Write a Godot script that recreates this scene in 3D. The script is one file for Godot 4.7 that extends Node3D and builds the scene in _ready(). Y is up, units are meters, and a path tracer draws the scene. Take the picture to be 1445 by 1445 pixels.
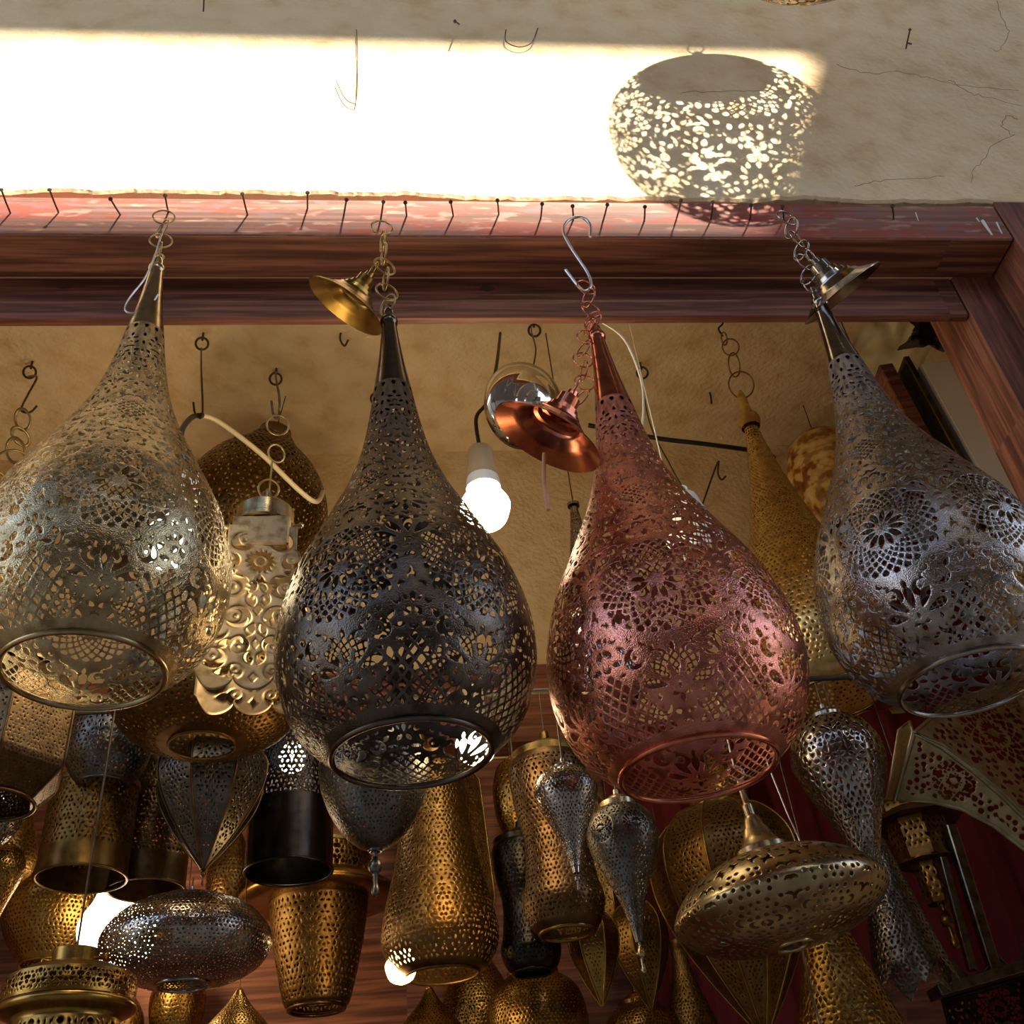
extends Node3D
# Moroccan pierced metal lamps hanging from the wooden lintel of a souk stall.
# World: x to the right along the lintel, y up, z towards the street (the viewer); metres.

const F := 1445.0            # focal length of the photograph, in its pixels
const EYE := Vector3(0.0, 1.6, 0.0)
const WALL_Z := -0.9         # street face of the stall's wall and lintel
const CEIL_Y := 3.3
const BACK_Z := -1.95
const ROW_Z := -0.84         # the front row of lamps

var cam_basis: Basis
var M := {}
var taken := {}
var rng := RandomNumberGenerator.new()

# ---------------------------------------------------------------- pixels to places
func ray(px: float, py: float) -> Vector3:
	return cam_basis * Vector3((px - 722.5) / F, -(py - 722.5) / F, -1.0)
func on_z(px: float, py: float, z: float) -> Vector3:
	var d := ray(px, py)
	return EYE + d * ((z - EYE.z) / d.z)
func on_y(px: float, py: float, y: float) -> Vector3:
	var d := ray(px, py)
	return EYE + d * ((y - EYE.y) / d.y)
func depth_of(p: Vector3) -> float:
	return -(cam_basis.transposed() * (p - EYE)).z
func span(n_px: float, p: Vector3) -> float:      # how many metres n_px pixels are at p
	return n_px * depth_of(p) / F
func lean(x: float, y: float, z: float) -> Vector3:   # a direction given along the picture's right, up, towards viewer
	return (cam_basis * Vector3(x, y, z)).normalized()

# ---------------------------------------------------------------- nodes
func numbered(called: String) -> String:
	if not taken.has(called):
		taken[called] = 0
		return called
	taken[called] += 1
	return "%s_%03d" % [called, taken[called]]
func tag(o: Node, label: String, category: String, group := "") -> void:
	o.set_meta("label", label)
	o.set_meta("category", category)
	if group != "":
		o.set_meta("group", group)
func thing(called: String, label: String, category: String, at := Vector3.ZERO, group := "") -> Node3D:
	var o := Node3D.new()
	o.name = numbered(called)
	add_child(o)
	o.position = at
	tag(o, label, category, group)
	return o
func part(called: String, mesh: Mesh, mat: Material, parent: Node, at := Vector3.ZERO, b := Basis()) -> MeshInstance3D:
	var o := MeshInstance3D.new()
	o.name = called
	o.mesh = mesh
	o.material_override = mat
	o.transform = Transform3D(b, at)
	parent.add_child(o, true)
	return o
func struct(called: String, mesh: Mesh, mat: Material, at := Vector3.ZERO, b := Basis(), parent: Node = null) -> MeshInstance3D:
	if parent != null:
		return part(called, mesh, mat, parent, at, b)
	var o := part(numbered(called), mesh, mat, self, at, b)
	o.set_meta("kind", "structure")
	return o

# ---------------------------------------------------------------- shapes
class Bag:
	var v := PackedVector3Array()
	var n := PackedVector3Array()
	var uv := PackedVector2Array()
	var ix := PackedInt32Array()
	func quad(a: Vector3, b: Vector3, c: Vector3, d: Vector3) -> void:   # a b c d clockwise as seen from outside
		var nn := (c - a).cross(b - a).normalized()
		var k := v.size()
		for p in [a, b, c, d]:
			v.append(p)
			n.append(nn)
			uv.append(Vector2(p.x + p.z, p.y))
		ix.append_array([k, k + 1, k + 2, k, k + 2, k + 3])
	func mesh() -> ArrayMesh:
		var arr := []
		arr.resize(Mesh.ARRAY_MAX)
		arr[Mesh.ARRAY_VERTEX] = v
		arr[Mesh.ARRAY_NORMAL] = n
		arr[Mesh.ARRAY_TEX_UV] = uv
		arr[Mesh.ARRAY_INDEX] = ix
		var m := ArrayMesh.new()
		m.add_surface_from_arrays(Mesh.PRIMITIVE_TRIANGLES, arr)
		return m

func box(lo: Vector3, hi: Vector3, bev := 0.0) -> ArrayMesh:
	var g := Bag.new()
	add_box(g, Transform3D(Basis(), (lo + hi) / 2), (hi - lo) / 2, bev)
	return g.mesh()
func add_box(g: Bag, t: Transform3D, h: Vector3, bev := 0.0) -> void:
	# a box with chamfered edges
	var faces := [[Vector3.RIGHT, Vector3.UP], [Vector3.LEFT, Vector3.UP], [Vector3.UP, Vector3.BACK], [Vector3.DOWN, Vector3.FORWARD], [Vector3.BACK, Vector3.UP], [Vector3.FORWARD, Vector3.UP]]
	for f in faces:
		var n: Vector3 = f[0]
		var up: Vector3 = f[1]
		var rt: Vector3 = up.cross(n)
		var c := n * h
		var u: Vector3 = up * (absf(up.dot(h)) - bev)
		var r: Vector3 = rt * (absf(rt.dot(h)) - bev)
		g.quad(t * (c - r + u), t * (c + r + u), t * (c + r - u), t * (c - r - u))
	if bev > 0:
		var ax := [Vector3.RIGHT, Vector3.UP, Vector3.BACK]
		for k in 3:
			var o: Vector3 = ax[(k + 2) % 3]
			for sn in [-1.0, 1.0]:
				for se in [-1.0, 1.0]:
					var n: Vector3 = ax[k] * sn
					var e: Vector3 = ax[(k + 1) % 3] * se
					var hn := absf(n.dot(h))
					var hh := absf(e.dot(h))
					var ou: Vector3 = o * (o.dot(h) - bev)
					var p1: Vector3 = n * hn + e * (hh - bev)
					var p2: Vector3 = n * (hn - bev) + e * hh
					var q := [p1 - ou, p1 + ou, p2 + ou, p2 - ou]
					if (q[2] - q[0]).cross(q[1] - q[0]).dot(n + e) < 0:
						q.reverse()
					g.quad(t * q[0], t * q[1], t * q[2], t * q[3])

func smooth(pts: Array, step: float) -> PackedVector2Array:     # Catmull-Rom through (radius, height) points, even arc steps
	var dense := PackedVector2Array()
	for i in pts.size() - 1:
		var p0: Vector2 = pts[maxi(i - 1, 0)]
		var p1: Vector2 = pts[i]
		var p2: Vector2 = pts[i + 1]
		var p3: Vector2 = pts[mini(i + 2, pts.size() - 1)]
		for k in 12:
			dense.append(p1.cubic_interpolate(p2, p0, p3, k / 12.0))
	dense.append(pts[-1])
	var total := 0.0
	for i in dense.size() - 1:
		total += dense[i].distance_to(dense[i + 1])
	var nseg := maxi(2, int(round(total / step)))
	var out := PackedVector2Array([dense[0]])
	var acc := 0.0
	var want := total / nseg
	var i := 0
	var p := dense[0]
	while out.size() < nseg and i < dense.size() - 1:
		var d := p.distance_to(dense[i + 1])
		if acc + d >= want:
			p = p.lerp(dense[i + 1], (want - acc) / maxf(d, 1e-9))
			out.append(p)
			acc = 0.0
		else:
			acc += d
			i += 1
			p = dense[i]
	out.append(dense[-1])
	for k in out.size():
		out[k].x = maxf(out[k].x, 0.0)
	return out

func add_lathe(g: Bag, prof: Array, seg := 40, t := Transform3D(), facets := false) -> void:
	# prof runs from top to bottom on the outer side; corners sharper than 35 degrees stay sharp
	var m := prof.size()
	for i in m - 1:
		var a: Vector2 = prof[i]
		var b: Vector2 = prof[i + 1]
		if a.distance_to(b) < 1e-7:
			continue
		var na := Vector2(-(b - a).y, (b - a).x).normalized()
		var n0 := na
		var n1 := na
		if i > 0:
			var pv := Vector2(-(a - prof[i - 1]).y, (a - prof[i - 1]).x).normalized()
			if pv.dot(na) > 0.8:
				n0 = (pv + na).normalized()
		if i < m - 2:
			var nx := Vector2(-(prof[i + 2] - b).y, (prof[i + 2] - b).x).normalized()
			if nx.dot(na) > 0.8:
				n1 = (nx + na).normalized()
		var k := g.v.size()
		for j in seg + 1:
			var th := TAU * j / seg
			var c := cos(th)
			var s := sin(th)
			g.v.append(t * Vector3(a.x * c, a.y, a.x * s))
			g.v.append(t * Vector3(b.x * c, b.y, b.x * s))
			g.n.append((t.basis * Vector3(n0.x * c, n0.y, n0.x * s)).normalized())
			g.n.append((t.basis * Vector3(n1.x * c, n1.y, n1.x * s)).normalized())
			g.uv.append(Vector2(j / float(seg), a.y))
			g.uv.append(Vector2(j / float(seg), b.y))
		for j in seg:
			var q := k + j * 2
			g.ix.append_array([q, q + 1, q + 2, q + 1, q + 3, q + 2])
func lathe(prof: Array, seg := 40) -> ArrayMesh:
	var g := Bag.new()
	add_lathe(g, prof, seg)
	return g.mesh()

func add_tube(g: Bag, pts: Array, rad: float, sides := 8, closed := false, rad_end := -1.0) -> void:
	var m := pts.size()
	var tan: Vector3 = (pts[1] - pts[0]).normalized()
	var nn := tan.cross(Vector3.UP if absf(tan.y) < 0.9 else Vector3.RIGHT).normalized()
	var k := g.v.size()
	var rows := m + 1 if closed else m
	for i in rows:
		var p: Vector3 = pts[i % m]
		var a: Vector3 = pts[(i - 1 + m) % m] if closed or i > 0 else p
		var b: Vector3 = pts[(i + 1) % m] if closed or i < m - 1 else p
		tan = (b - a).normalized()
		nn = (nn - tan * nn.dot(tan)).normalized()
		var bb := tan.cross(nn)
		var r := rad if rad_end < 0 else lerpf(rad, rad_end, i / float(rows - 1))
		for j in sides + 1:
			var th := TAU * j / sides
			var d := nn * cos(th) + bb * sin(th)
			g.v.append(p + d * r)
			g.n.append(d)
			g.uv.append(Vector2(j / float(sides), i * 0.1))
	for i in rows - 1:
		for j in sides:
			var q := k + i * (sides + 1) + j
			g.ix.append_array([q, q + sides + 1, q + 1, q + 1, q + sides + 1, q + sides + 2])
	if not closed:
		for e in 2:
			var c: Vector3 = pts[0] if e == 0 else pts[-1]
			var d: Vector3 = (pts[0] - pts[1] if e == 0 else pts[-1] - pts[-2]).normalized()
			var kk := g.v.size()
			g.v.append(c)
			g.n.append(d)
			g.uv.append(Vector2.ZERO)
			var base := k if e == 0 else k + (rows - 1) * (sides + 1)
			for j in sides + 1:
				g.v.append(g.v[base + j])
				g.n.append(d)
				g.uv.append(Vector2.ZERO)
			for j in sides:
				if e == 0:
					g.ix.append_array([kk, kk + 1 + j, kk + 2 + j])
				else:
					g.ix.append_array([kk, kk + 2 + j, kk + 1 + j])
func tube(pts: Array, rad: float, sides := 8, closed := false, rad_end := -1.0) -> ArrayMesh:
	var g := Bag.new()
	add_tube(g, pts, rad, sides, closed, rad_end)
	return g.mesh()
func curve(pts: Array, n := 8) -> Array:        # smooth path through points
	var out := []
	for i in pts.size() - 1:
		var p0: Vector3 = pts[maxi(i - 1, 0)]
		var p3: Vector3 = pts[mini(i + 2, pts.size() - 1)]
		for k in n:
			out.append((pts[i] as Vector3).cubic_interpolate(pts[i + 1], p0, p3, k / float(n)))
	out.append(pts[-1])
	return out

# ---------------------------------------------------------------- pierced sheet metal
# A sheet (lathed or flat) is laid out on a grid; every hole is cut out of it with its true outline (marching squares),
# and the sheet's normals roll over towards the edges of the holes as pressed metal does.
enum {DOT, LEAF, TEAR, CRESCENT, DIAMOND, TRI, STAR, CURL, SLOT}
class Sheet:
	var lathed := true
	var facets := false
	var n := 6
	var half := 0.5          # half a sector (radians), or the width of a flat sheet
	var nu := 10
	var nv := 10
	var da := 0.1
	var ds := 0.1
	var length := 1.0
	var rr := PackedFloat32Array()
	var yy := PackedFloat32Array()
	var nr := PackedFloat32Array()
	var ny := PackedFloat32Array()
	var sd := PackedFloat32Array()
	var roll := 0.0009
	var blocked := PackedByteArray()     # grid points where scatter() puts no holes

	func setup_lathe(prof: PackedVector2Array, sectors: int, cell: float) -> void:
		n = sectors
		half = PI / n
		nv = prof.size() - 1
		var rm := 0.0
		length = 0.0
		for j in prof.size():
			rr.append(prof[j].x)
			yy.append(prof[j].y)
			rm = maxf(rm, prof[j].x)
			var a := prof[maxi(j - 1, 0)]
			var b := prof[mini(j + 1, nv)]
			var t := (b - a).normalized()
			nr.append(-t.y)
			ny.append(t.x)
			if j < nv:
				length += prof[j].distance_to(prof[j + 1])
		ds = length / nv
		nu = maxi(3, int(ceil(half * rm / cell)))
		da = half / nu
		sd.resize((nu + 1) * (nv + 1))
		sd.fill(0.02)
	func setup_flat(w: float, h: float, cell: float) -> void:
		lathed = false
		half = w
		length = h
		nu = maxi(3, int(ceil(w / cell)))
		nv = maxi(3, int(ceil(h / cell)))
		da = w / nu
		ds = h / nv
		rr.resize(nv + 1)
		rr.fill(1.0)
		sd.resize((nu + 1) * (nv + 1))
		sd.fill(0.02)
	func r_at(s: float) -> float:
		return rr[clampi(int(s / ds + 0.5), 0, nv)]
	func s_of(y: float) -> float:       # arc length at which a lathed sheet comes down to height y
		for j in nv + 1:
			if yy[j] <= y:
				return j * ds
		return length
	func put(kind: int, a0: float, s0: float, size: float, rot := 0.0, aspect := 0.45) -> void:
		var rc := maxf(r_at(s0), 1e-4)
		var reach := size * 1.15 + 0.004
		var i0 := maxi(0, int((a0 - reach / rc) / da))
		var i1 := mini(nu, int((a0 + reach / rc) / da) + 1)
		var j0 := maxi(0, int((s0 - reach) / ds))
		var j1 := mini(nv, int((s0 + reach) / ds) + 1)
		var c := cos(rot)
		var s := sin(rot)
		for j in range(j0, j1 + 1):
			var y0 := j * ds - s0
			for i in range(i0, i1 + 1):
				var x0 := (i * da - a0) * rc
				var x := x0 * c + y0 * s
				var y := -x0 * s + y0 * c
				var d := 0.0
				match kind:
					0:
						d = sqrt(x * x + y * y) - size
					1:
						d = absf(y) - size * aspect * (1.0 - (x / size) * (x / size))
						if absf(x) > size:
							d = maxf(absf(x) - size, absf(y))
					2:
						var t := clampf((x / size + 1.0) * 0.5, 0.0, 1.0)
						d = absf(y) - size * aspect * 1.9 * sqrt(t) * (1.0 - t) * 1.3
						if absf(x) > size:
							d = maxf(absf(x) - size, absf(y))
					3:
						d = maxf(sqrt(x * x + y * y) - size, size * 0.85 - sqrt((x - size * 0.5) * (x - size * 0.5) + y * y))
					4:
						d = (absf(x) + absf(y) / (aspect * 2.0) - size) * 0.7
					5:
						d = maxf(maxf(-y - size * 0.5, 0.866 * x + 0.5 * y - size * 0.5), -0.866 * x + 0.5 * y - size * 0.5)
					6:
						d = sqrt(x * x + y * y) - size * (0.72 + 0.28 * cos(5.0 * atan2(y, x)))
					7:
						var rad := sqrt(x * x + y * y)
						d = absf(rad - size * 0.66) - size * 0.30 * clampf(1.0 - absf(atan2(y, x)) / 2.5, -1.0, 1.0)
					8:
						d = maxf(absf(x) - size, absf(y) - size * aspect)
				var k := j * (nu + 1) + i
				if d < sd[k]:
					sd[k] = d
	func rosette(a0: float, s0: float, R: float, petals := 12, lines := 14.0, w := 0.34) -> void:
		var rc := r_at(s0)
		var j0 := maxi(0, int((s0 - R) / ds))
		var j1 := mini(nv, int((s0 + R) / ds) + 1)
		for j in range(j0, j1 + 1):
			var y := j * ds - s0
			for i in nu + 1:
				var x := (i * da - a0) * (rr[j] + rc) * 0.5
				var rad := sqrt(x * x + y * y)
				if rad > R:
					continue
				var th := atan2(y, x)
				var d := 0.02
				if rad < 0.42 * R:
					var sec := TAU / petals
					var t := fposmod(th, sec) - sec * 0.5
					var q := (rad - 0.27 * R) / (0.15 * R)
					d = absf(rad * sin(t)) - 0.052 * R * (12.0 / petals) * (1.0 - q * q)
				else:
					var lr := lines * 0.9 * log(rad / R)
					var p1 := absf(sin(lines * th + lr))
					var p2 := absf(sin(lines * th - lr))
					d = maxf(w - p1, w - p2) * rad / lines
					d = maxf(d, maxf(rad - 0.92 * R, 0.44 * R - rad))
				var k := j * (nu + 1) + i
				if d < sd[k]:
					sd[k] = d
	func cut_at(i: int, j: int, d: float) -> void:
		var k := j * (nu + 1) + i
		if d < sd[k]:
			sd[k] = d
	func scatter(rg: RandomNumberGenerator, s0: float, s1: float, gap: float, kinds: Array, fill := 0.44, grow := 0.0, keep := -1.0) -> void:
		# holes strewn evenly; gap shrinks with the radius when grow > 0
		var s := s0
		var odd := 0.0
		var rm := 0.0
		for r in rr:
			rm = maxf(rm, r)
		while s < s1:
			var rc := r_at(s)
			var g := gap * pow(clampf(rc / rm, 0.15, 1.0), grow)
			var count := maxi(1, int(round(half * rc / g)))
			var step := half / count
			for q in count + 1:
				var a := (q + odd) * step
				if a > half + 0.001:
					continue
				var jit := 0.0 if a < 0.001 or a > half - 0.001 else 0.22
				a += rg.randf_range(-jit, jit) * step
				var ss := s + rg.randf_range(-0.15, 0.15) * g
				var rot := rg.randf_range(0, TAU) if jit > 0 else (PI / 2 if rg.randf() < 0.5 else -PI / 2)
				var kd: int = kinds[rg.randi() % kinds.size()]
				if keep > 0.0:
					var kk := clampi(int(ss / ds), 0, nv) * (nu + 1) + clampi(int(a / da), 0, nu)
					if sd[kk] < keep or (blocked.size() > 0 and blocked[kk] > 0):
						continue
				put(kd, a, ss, g * fill * rg.randf_range(0.88, 1.15), rot, rg.randf_range(0.4, 0.55))
			odd = 0.5 - odd
			s += g * 0.9
	func build(uvk := 8.0, t := Transform3D()) -> ArrayMesh:
		var w := nu + 1
		var gi := PackedInt32Array()
		gi.resize(w * (nv + 1))
		gi.fill(-1)
		var he := PackedInt32Array()
		he.resize(w * (nv + 1))
		he.fill(-1)
		var ve := PackedInt32Array()
		ve.resize(w * (nv + 1))
		ve.fill(-1)
		var pa := PackedFloat32Array()      # position on the sheet and tilt of the normal of each vertex
		var ps := PackedFloat32Array()
		var ga := PackedFloat32Array()
		var gs := PackedFloat32Array()
		var tri := PackedInt32Array()
		var poly := PackedInt32Array()
		for j in nv:
			for i in nu:
				var k0 := j * w + i
				var cs := [k0, k0 + 1, k0 + w + 1, k0 + w]
				var m0 := sd[cs[0]]
				var m1 := sd[cs[1]]
				var m2 := sd[cs[2]]
				var m3 := sd[cs[3]]
				if m0 <= 0 and m1 <= 0 and m2 <= 0 and m3 <= 0:
					continue
				var ms := [m0, m1, m2, m3]
				poly.clear()
				for c in 4:
					var ka: int = cs[c]
					var kb: int = cs[(c + 1) % 4]
					var ma: float = ms[c]
					var mb: float = ms[(c + 1) % 4]
					if ma > 0:
						if gi[ka] < 0:
							gi[ka] = pa.size()
							var ii := ka % w
							var jj := ka / w
							pa.append(ii * da)
							ps.append(jj * ds)
							var f := clampf(1.0 - ma / roll, 0.0, 1.0)
							if f > 0:
								var rc := maxf(rr[jj], 1e-3)
								var gx := (sd[mini(ii + 1, nu) + jj * w] - sd[maxi(ii - 1, 0) + jj * w]) / (2.0 * da * rc)
								var gy := (sd[ii + mini(jj + 1, nv) * w] - sd[ii + maxi(jj - 1, 0) * w]) / (2.0 * ds)
								ga.append(clampf(gx, -1, 1) * f)
								gs.append(clampf(gy, -1, 1) * f)
							else:
								ga.append(0.0)
								gs.append(0.0)
						poly.append(gi[ka])
					if (ma > 0) != (mb > 0):
						var horizontal: bool = c == 0 or c == 2
						var key := mini(ka, kb)
						var found := he[key] if horizontal else ve[key]
						if found < 0:
							found = pa.size()
							var t0 := clampf(ma / (ma - mb), 0.02, 0.98)
							var ia := ka % w
							var ja := ka / w
							var ib := kb % w
							var jb := kb / w
							pa.append(lerpf(ia, ib, t0) * da)
							ps.append(lerpf(ja, jb, t0) * ds)
							var rc := maxf(rr[ja], 1e-3)
							var gx := ((sd[mini(ia + 1, nu) + ja * w] - sd[maxi(ia - 1, 0) + ja * w]) + (sd[mini(ib + 1, nu) + jb * w] - sd[maxi(ib - 1, 0) + jb * w])) / (4.0 * da * rc)
							var gy := ((sd[ia + mini(ja + 1, nv) * w] - sd[ia + maxi(ja - 1, 0) * w]) + (sd[ib + mini(jb + 1, nv) * w] - sd[ib + maxi(jb - 1, 0) * w])) / (4.0 * ds)
							ga.append(clampf(gx, -1, 1))
							gs.append(clampf(gy, -1, 1))
							if horizontal:
								he[key] = found
							else:
								ve[key] = found
						poly.append(found)
				for q in range(1, poly.size() - 1):
					tri.append_array([poly[0], poly[q], poly[q + 1]])
		var g := Bag.new()
		var cnt := pa.size()
		if not lathed:
			for q in cnt:
				g.v.append(t * Vector3(pa[q], -ps[q], 0))
				g.n.append((t.basis * Vector3(-ga[q] * 0.6, gs[q] * 0.6, 1.0)).normalized())
				g.uv.append(Vector2(pa[q], ps[q]) * uvk)
			g.ix = tri
			return g.mesh()
		# row values once per vertex
		var vr := PackedFloat32Array()
		var vy := PackedFloat32Array()
		var vnr := PackedFloat32Array()
		var vny := PackedFloat32Array()
		for q in cnt:
			var fj := ps[q] / ds
			var j := mini(int(fj), nv - 1)
			var f := fj - j
			vr.append(lerpf(rr[j], rr[j + 1], f))
			vy.append(lerpf(yy[j], yy[j + 1], f))
			var nx := lerpf(nr[j], nr[j + 1], f)
			var nz := lerpf(ny[j], ny[j + 1], f)
			# the profile's tangent pointing down is (-ny, nr) turned: (nz, -nx)
			vnr.append(nx - 0.6 * gs[q] * nz)
			vny.append(nz + 0.6 * gs[q] * nx)
		var total := cnt * n * 2
		g.v.resize(total)
		g.n.resize(total)
		g.uv.resize(total)
		var at := 0
		for sec in n:
			for mir in 2:
				var sg := 1.0 if mir == 0 else -1.0
				var first := at
				for q in cnt:
					var a := pa[q] * sg
					var th := 2.0 * half * sec + a
					var rad := vr[q]
					var c := cos(th)
					var s := sin(th)
					var nc := c
					var ns := s
					if facets:
						rad *= cos(half) / cos(a)
						nc = cos(2.0 * half * sec)
						ns = sin(2.0 * half * sec)
					g.v[at] = t * Vector3(rad * c, vy[q], rad * s)
					var tl := -0.6 * ga[q] * sg
					g.n[at] = (t.basis * Vector3(vnr[q] * nc - tl * ns, vny[q], vnr[q] * ns + tl * nc)).normalized()
					g.uv[at] = Vector2(th * 0.1, ps[q]) * uvk
					at += 1
				for q in range(0, tri.size(), 3):
					if mir == 1:
						g.ix.append(first + tri[q])
						g.ix.append(first + tri[q + 1])
						g.ix.append(first + tri[q + 2])
					else:
						g.ix.append(first + tri[q])
						g.ix.append(first + tri[q + 2])
						g.ix.append(first + tri[q + 1])
		return g.mesh()

func pierced(prof: PackedVector2Array, sectors: int, cell: float) -> Sheet:
	var sh := Sheet.new()
	sh.setup_lathe(prof, sectors, cell)
	return sh

# ---------------------------------------------------------------- materials
func noise_image(size: int, freq: float, octaves: int, seed_: int, kind := FastNoiseLite.TYPE_SIMPLEX_SMOOTH) -> Image:
	var nz := FastNoiseLite.new()
	nz.noise_type = kind
	nz.seed = seed_
	nz.frequency = freq
	nz.fractal_octaves = octaves
	return nz.get_seamless_image(size, size)
func ramp(im: Image, stops: Array) -> ImageTexture:       # stops: [value, colour]
	var gr := Gradient.new()
	gr.offsets = PackedFloat32Array(stops.map(func(s): return s[0]))
	gr.colors = PackedColorArray(stops.map(func(s): return s[1]))
	var lut := []
	for k in 256:
		lut.append(gr.sample(k / 255.0))
	var out := Image.create(im.get_width(), im.get_height(), false, Image.FORMAT_RGB8)
	for y in im.get_height():
		for x in im.get_width():
			out.set_pixel(x, y, lut[int(im.get_pixel(x, y).r * 255.0)])
	return ImageTexture.create_from_image(out)
func metal(col: Color, rough: float, tarnish := true, engraved := 0.0) -> StandardMaterial3D:
	var m := StandardMaterial3D.new()
	m.albedo_color = col
	m.metallic = 1.0
	m.roughness = rough
	if tarnish:
		m.albedo_texture = M.tarnish
		m.uv1_triplanar = engraved == 0.0
		m.uv1_scale = Vector3.ONE * (7.0 if engraved == 0.0 else 1.0)
	if engraved > 0.0:
		m.heightmap_enabled = true
		m.heightmap_texture = M.engraving
		m.heightmap_scale = engraved
	return m
func plain(col: Color, rough: float, spec := 0.5) -> StandardMaterial3D:
	var m := StandardMaterial3D.new()
	m.albedo_color = col
	m.roughness = rough
	m.metallic_specular = spec
	return m

func make_materials() -> void:
	var mott := noise_image(256, 0.02, 4, 3)
	M.tarnish = ramp(mott, [[0.0, Color(0.62, 0.58, 0.52)], [0.35, Color(0.86, 0.84, 0.80)], [0.6, Color(1, 1, 1)], [1.0, Color(0.95, 0.97, 1.0)]])
	# chased hatching: short parallel strokes that turn from leaf to leaf
	var cells := FastNoiseLite.new()
	cells.noise_type = FastNoiseLite.TYPE_CELLULAR
	cells.cellular_return_type = FastNoiseLite.RETURN_CELL_VALUE
	cells.seed = 5
	cells.frequency = 0.045
	cells.domain_warp_enabled = true
	cells.domain_warp_amplitude = 14.0
	cells.domain_warp_frequency = 0.03
	var hatch := Image.create(512, 512, false, Image.FORMAT_L8)
	for y in 512:
		for x in 512:
			var th := cells.get_noise_2d(x, y) * 9.0
			var v := 0.5 + 0.5 * sin((x * cos(th) + y * sin(th)) * 1.05)
			hatch.set_pixel(x, y, Color(v, v, v))
	M.engraving = ImageTexture.create_from_image(hatch)

	M.brass_pale = metal(Color(0.672, 0.608, 0.480), 0.25, true, 0.025)
	M.gunmetal = metal(Color(0.38, 0.345, 0.32), 0.26, true, 0.025)
	M.copper = metal(Color(0.77, 0.495, 0.43), 0.22, true, 0.025)
	M.silver = metal(Color(0.608, 0.576, 0.560), 0.16, true, 0.025)
	M.brass_pale_plain = metal(Color(0.672, 0.608, 0.480), 0.26)
	M.gunmetal_plain = metal(Color(0.40, 0.365, 0.34), 0.24)
	M.copper_plain = metal(Color(0.78, 0.48, 0.39), 0.2)
	M.silver_plain = metal(Color(0.624, 0.600, 0.584), 0.16)
	M.gold = metal(Color(0.60, 0.475, 0.245), 0.27)
	M.gold_bright = metal(Color(0.90, 0.80, 0.56), 0.32)
	M.star_brass = metal(Color(0.58, 0.53, 0.42), 0.42)
	M.gold_dull = metal(Color(0.47, 0.365, 0.205), 0.38)
	M.bronze = metal(Color(0.395, 0.312, 0.213), 0.36)
	M.black_metal = metal(Color(0.20, 0.19, 0.18), 0.25)
	M.pewter = metal(Color(0.418, 0.410, 0.403), 0.32)
	M.chrome = metal(Color(0.80, 0.80, 0.80), 0.08, false)
	M.cream_brass = metal(Color(0.64, 0.56, 0.44), 0.42)
	M.iron = metal(Color(0.36, 0.32, 0.28), 0.5)
	M.wire = metal(Color(0.72, 0.72, 0.74), 0.3, false)
	M.old_brass_wire = metal(Color(0.62, 0.53, 0.36), 0.35, false)
	M.cream_plastic = plain(Color(0.66, 0.58, 0.44), 0.45)
	M.white_plastic = plain(Color(0.90, 0.90, 0.88), 0.4)
	M.black_rubber = plain(Color(0.06, 0.06, 0.06), 0.5)
	M.cream_rubber = plain(Color(0.80, 0.74, 0.60), 0.5)
	M.cyan_rubber = plain(Color(0.15, 0.65, 0.80), 0.45)
	M.clear_cord = plain(Color(0.85, 0.82, 0.75), 0.25)
	M.tan_strap = plain(Color(0.80, 0.56, 0.42), 0.5)
	M.red_cloth = plain(Color(0.36, 0.012, 0.055), 0.85)
	M.red_cloth.rim_enabled = true
	M.red_cloth.rim = 0.3
	M.hide = plain(Color(1, 1, 1), 0.8)
	var hn := noise_image(128, 0.03, 3, 21)
	M.hide.albedo_texture = ramp(hn, [[0.0, Color(0.30, 0.16, 0.06)], [0.42, Color(0.62, 0.36, 0.10)], [0.52, Color(0.85, 0.70, 0.40)], [1.0, Color(0.92, 0.84, 0.66)]])
	M.hide.uv1_triplanar = true
	M.hide.uv1_scale = Vector3.ONE * 6.0

	# plaster
	var pn := noise_image(512, 0.012, 5, 11)
	var grain := noise_image(512, 0.07, 4, 12)
	M.grain = ImageTexture.create_from_image(grain)
	var pl := plain(Color(1, 1, 1), 0.92, 0.3)
	pl.albedo_texture = ramp(pn, [[0.0, Color(0.79, 0.68, 0.52)], [0.4, Color(0.86, 0.77, 0.62)], [1.0, Color(0.89, 0.82, 0.69)]])
	pl.heightmap_enabled = true
	pl.heightmap_texture = M.grain
	pl.heightmap_scale = 0.25
	pl.uv1_triplanar = true
	pl.uv1_world_triplanar = true
	pl.uv1_scale = Vector3.ONE * 1.6
	M.plaster = pl
	# wood: streaks along x
	var nz := FastNoiseLite.new()
	nz.seed = 31
	nz.frequency = 0.02
	nz.fractal_octaves = 4
	var wim := Image.create(512, 256, false, Image.FORMAT_RGB8)
	for y in 256:
		for x in 512:
			var v := nz.get_noise_3d(x * 0.22, y * 2.6, 0.0) * 0.5 + 0.5
			var f := nz.get_noise_3d(x * 0.6, y * 9.0, 50.0) * 0.5 + 0.5
			v = clampf(v * 0.65 + f * 0.35, 0, 1)
			wim.set_pixel(x, y, Color(0.29, 0.16, 0.125).lerp(Color(0.55, 0.35, 0.275), smoothstep(0.25, 0.75, v)))
	M.wood_tex = ImageTexture.create_from_image(wim)
	var wd := plain(Color(1, 1, 1), 0.6, 0.4)
	wd.albedo_texture = M.wood_tex
	wd.uv1_triplanar = true
	wd.uv1_scale = Vector3(1.2, 4.0, 4.0)
	M.wood = wd
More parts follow.
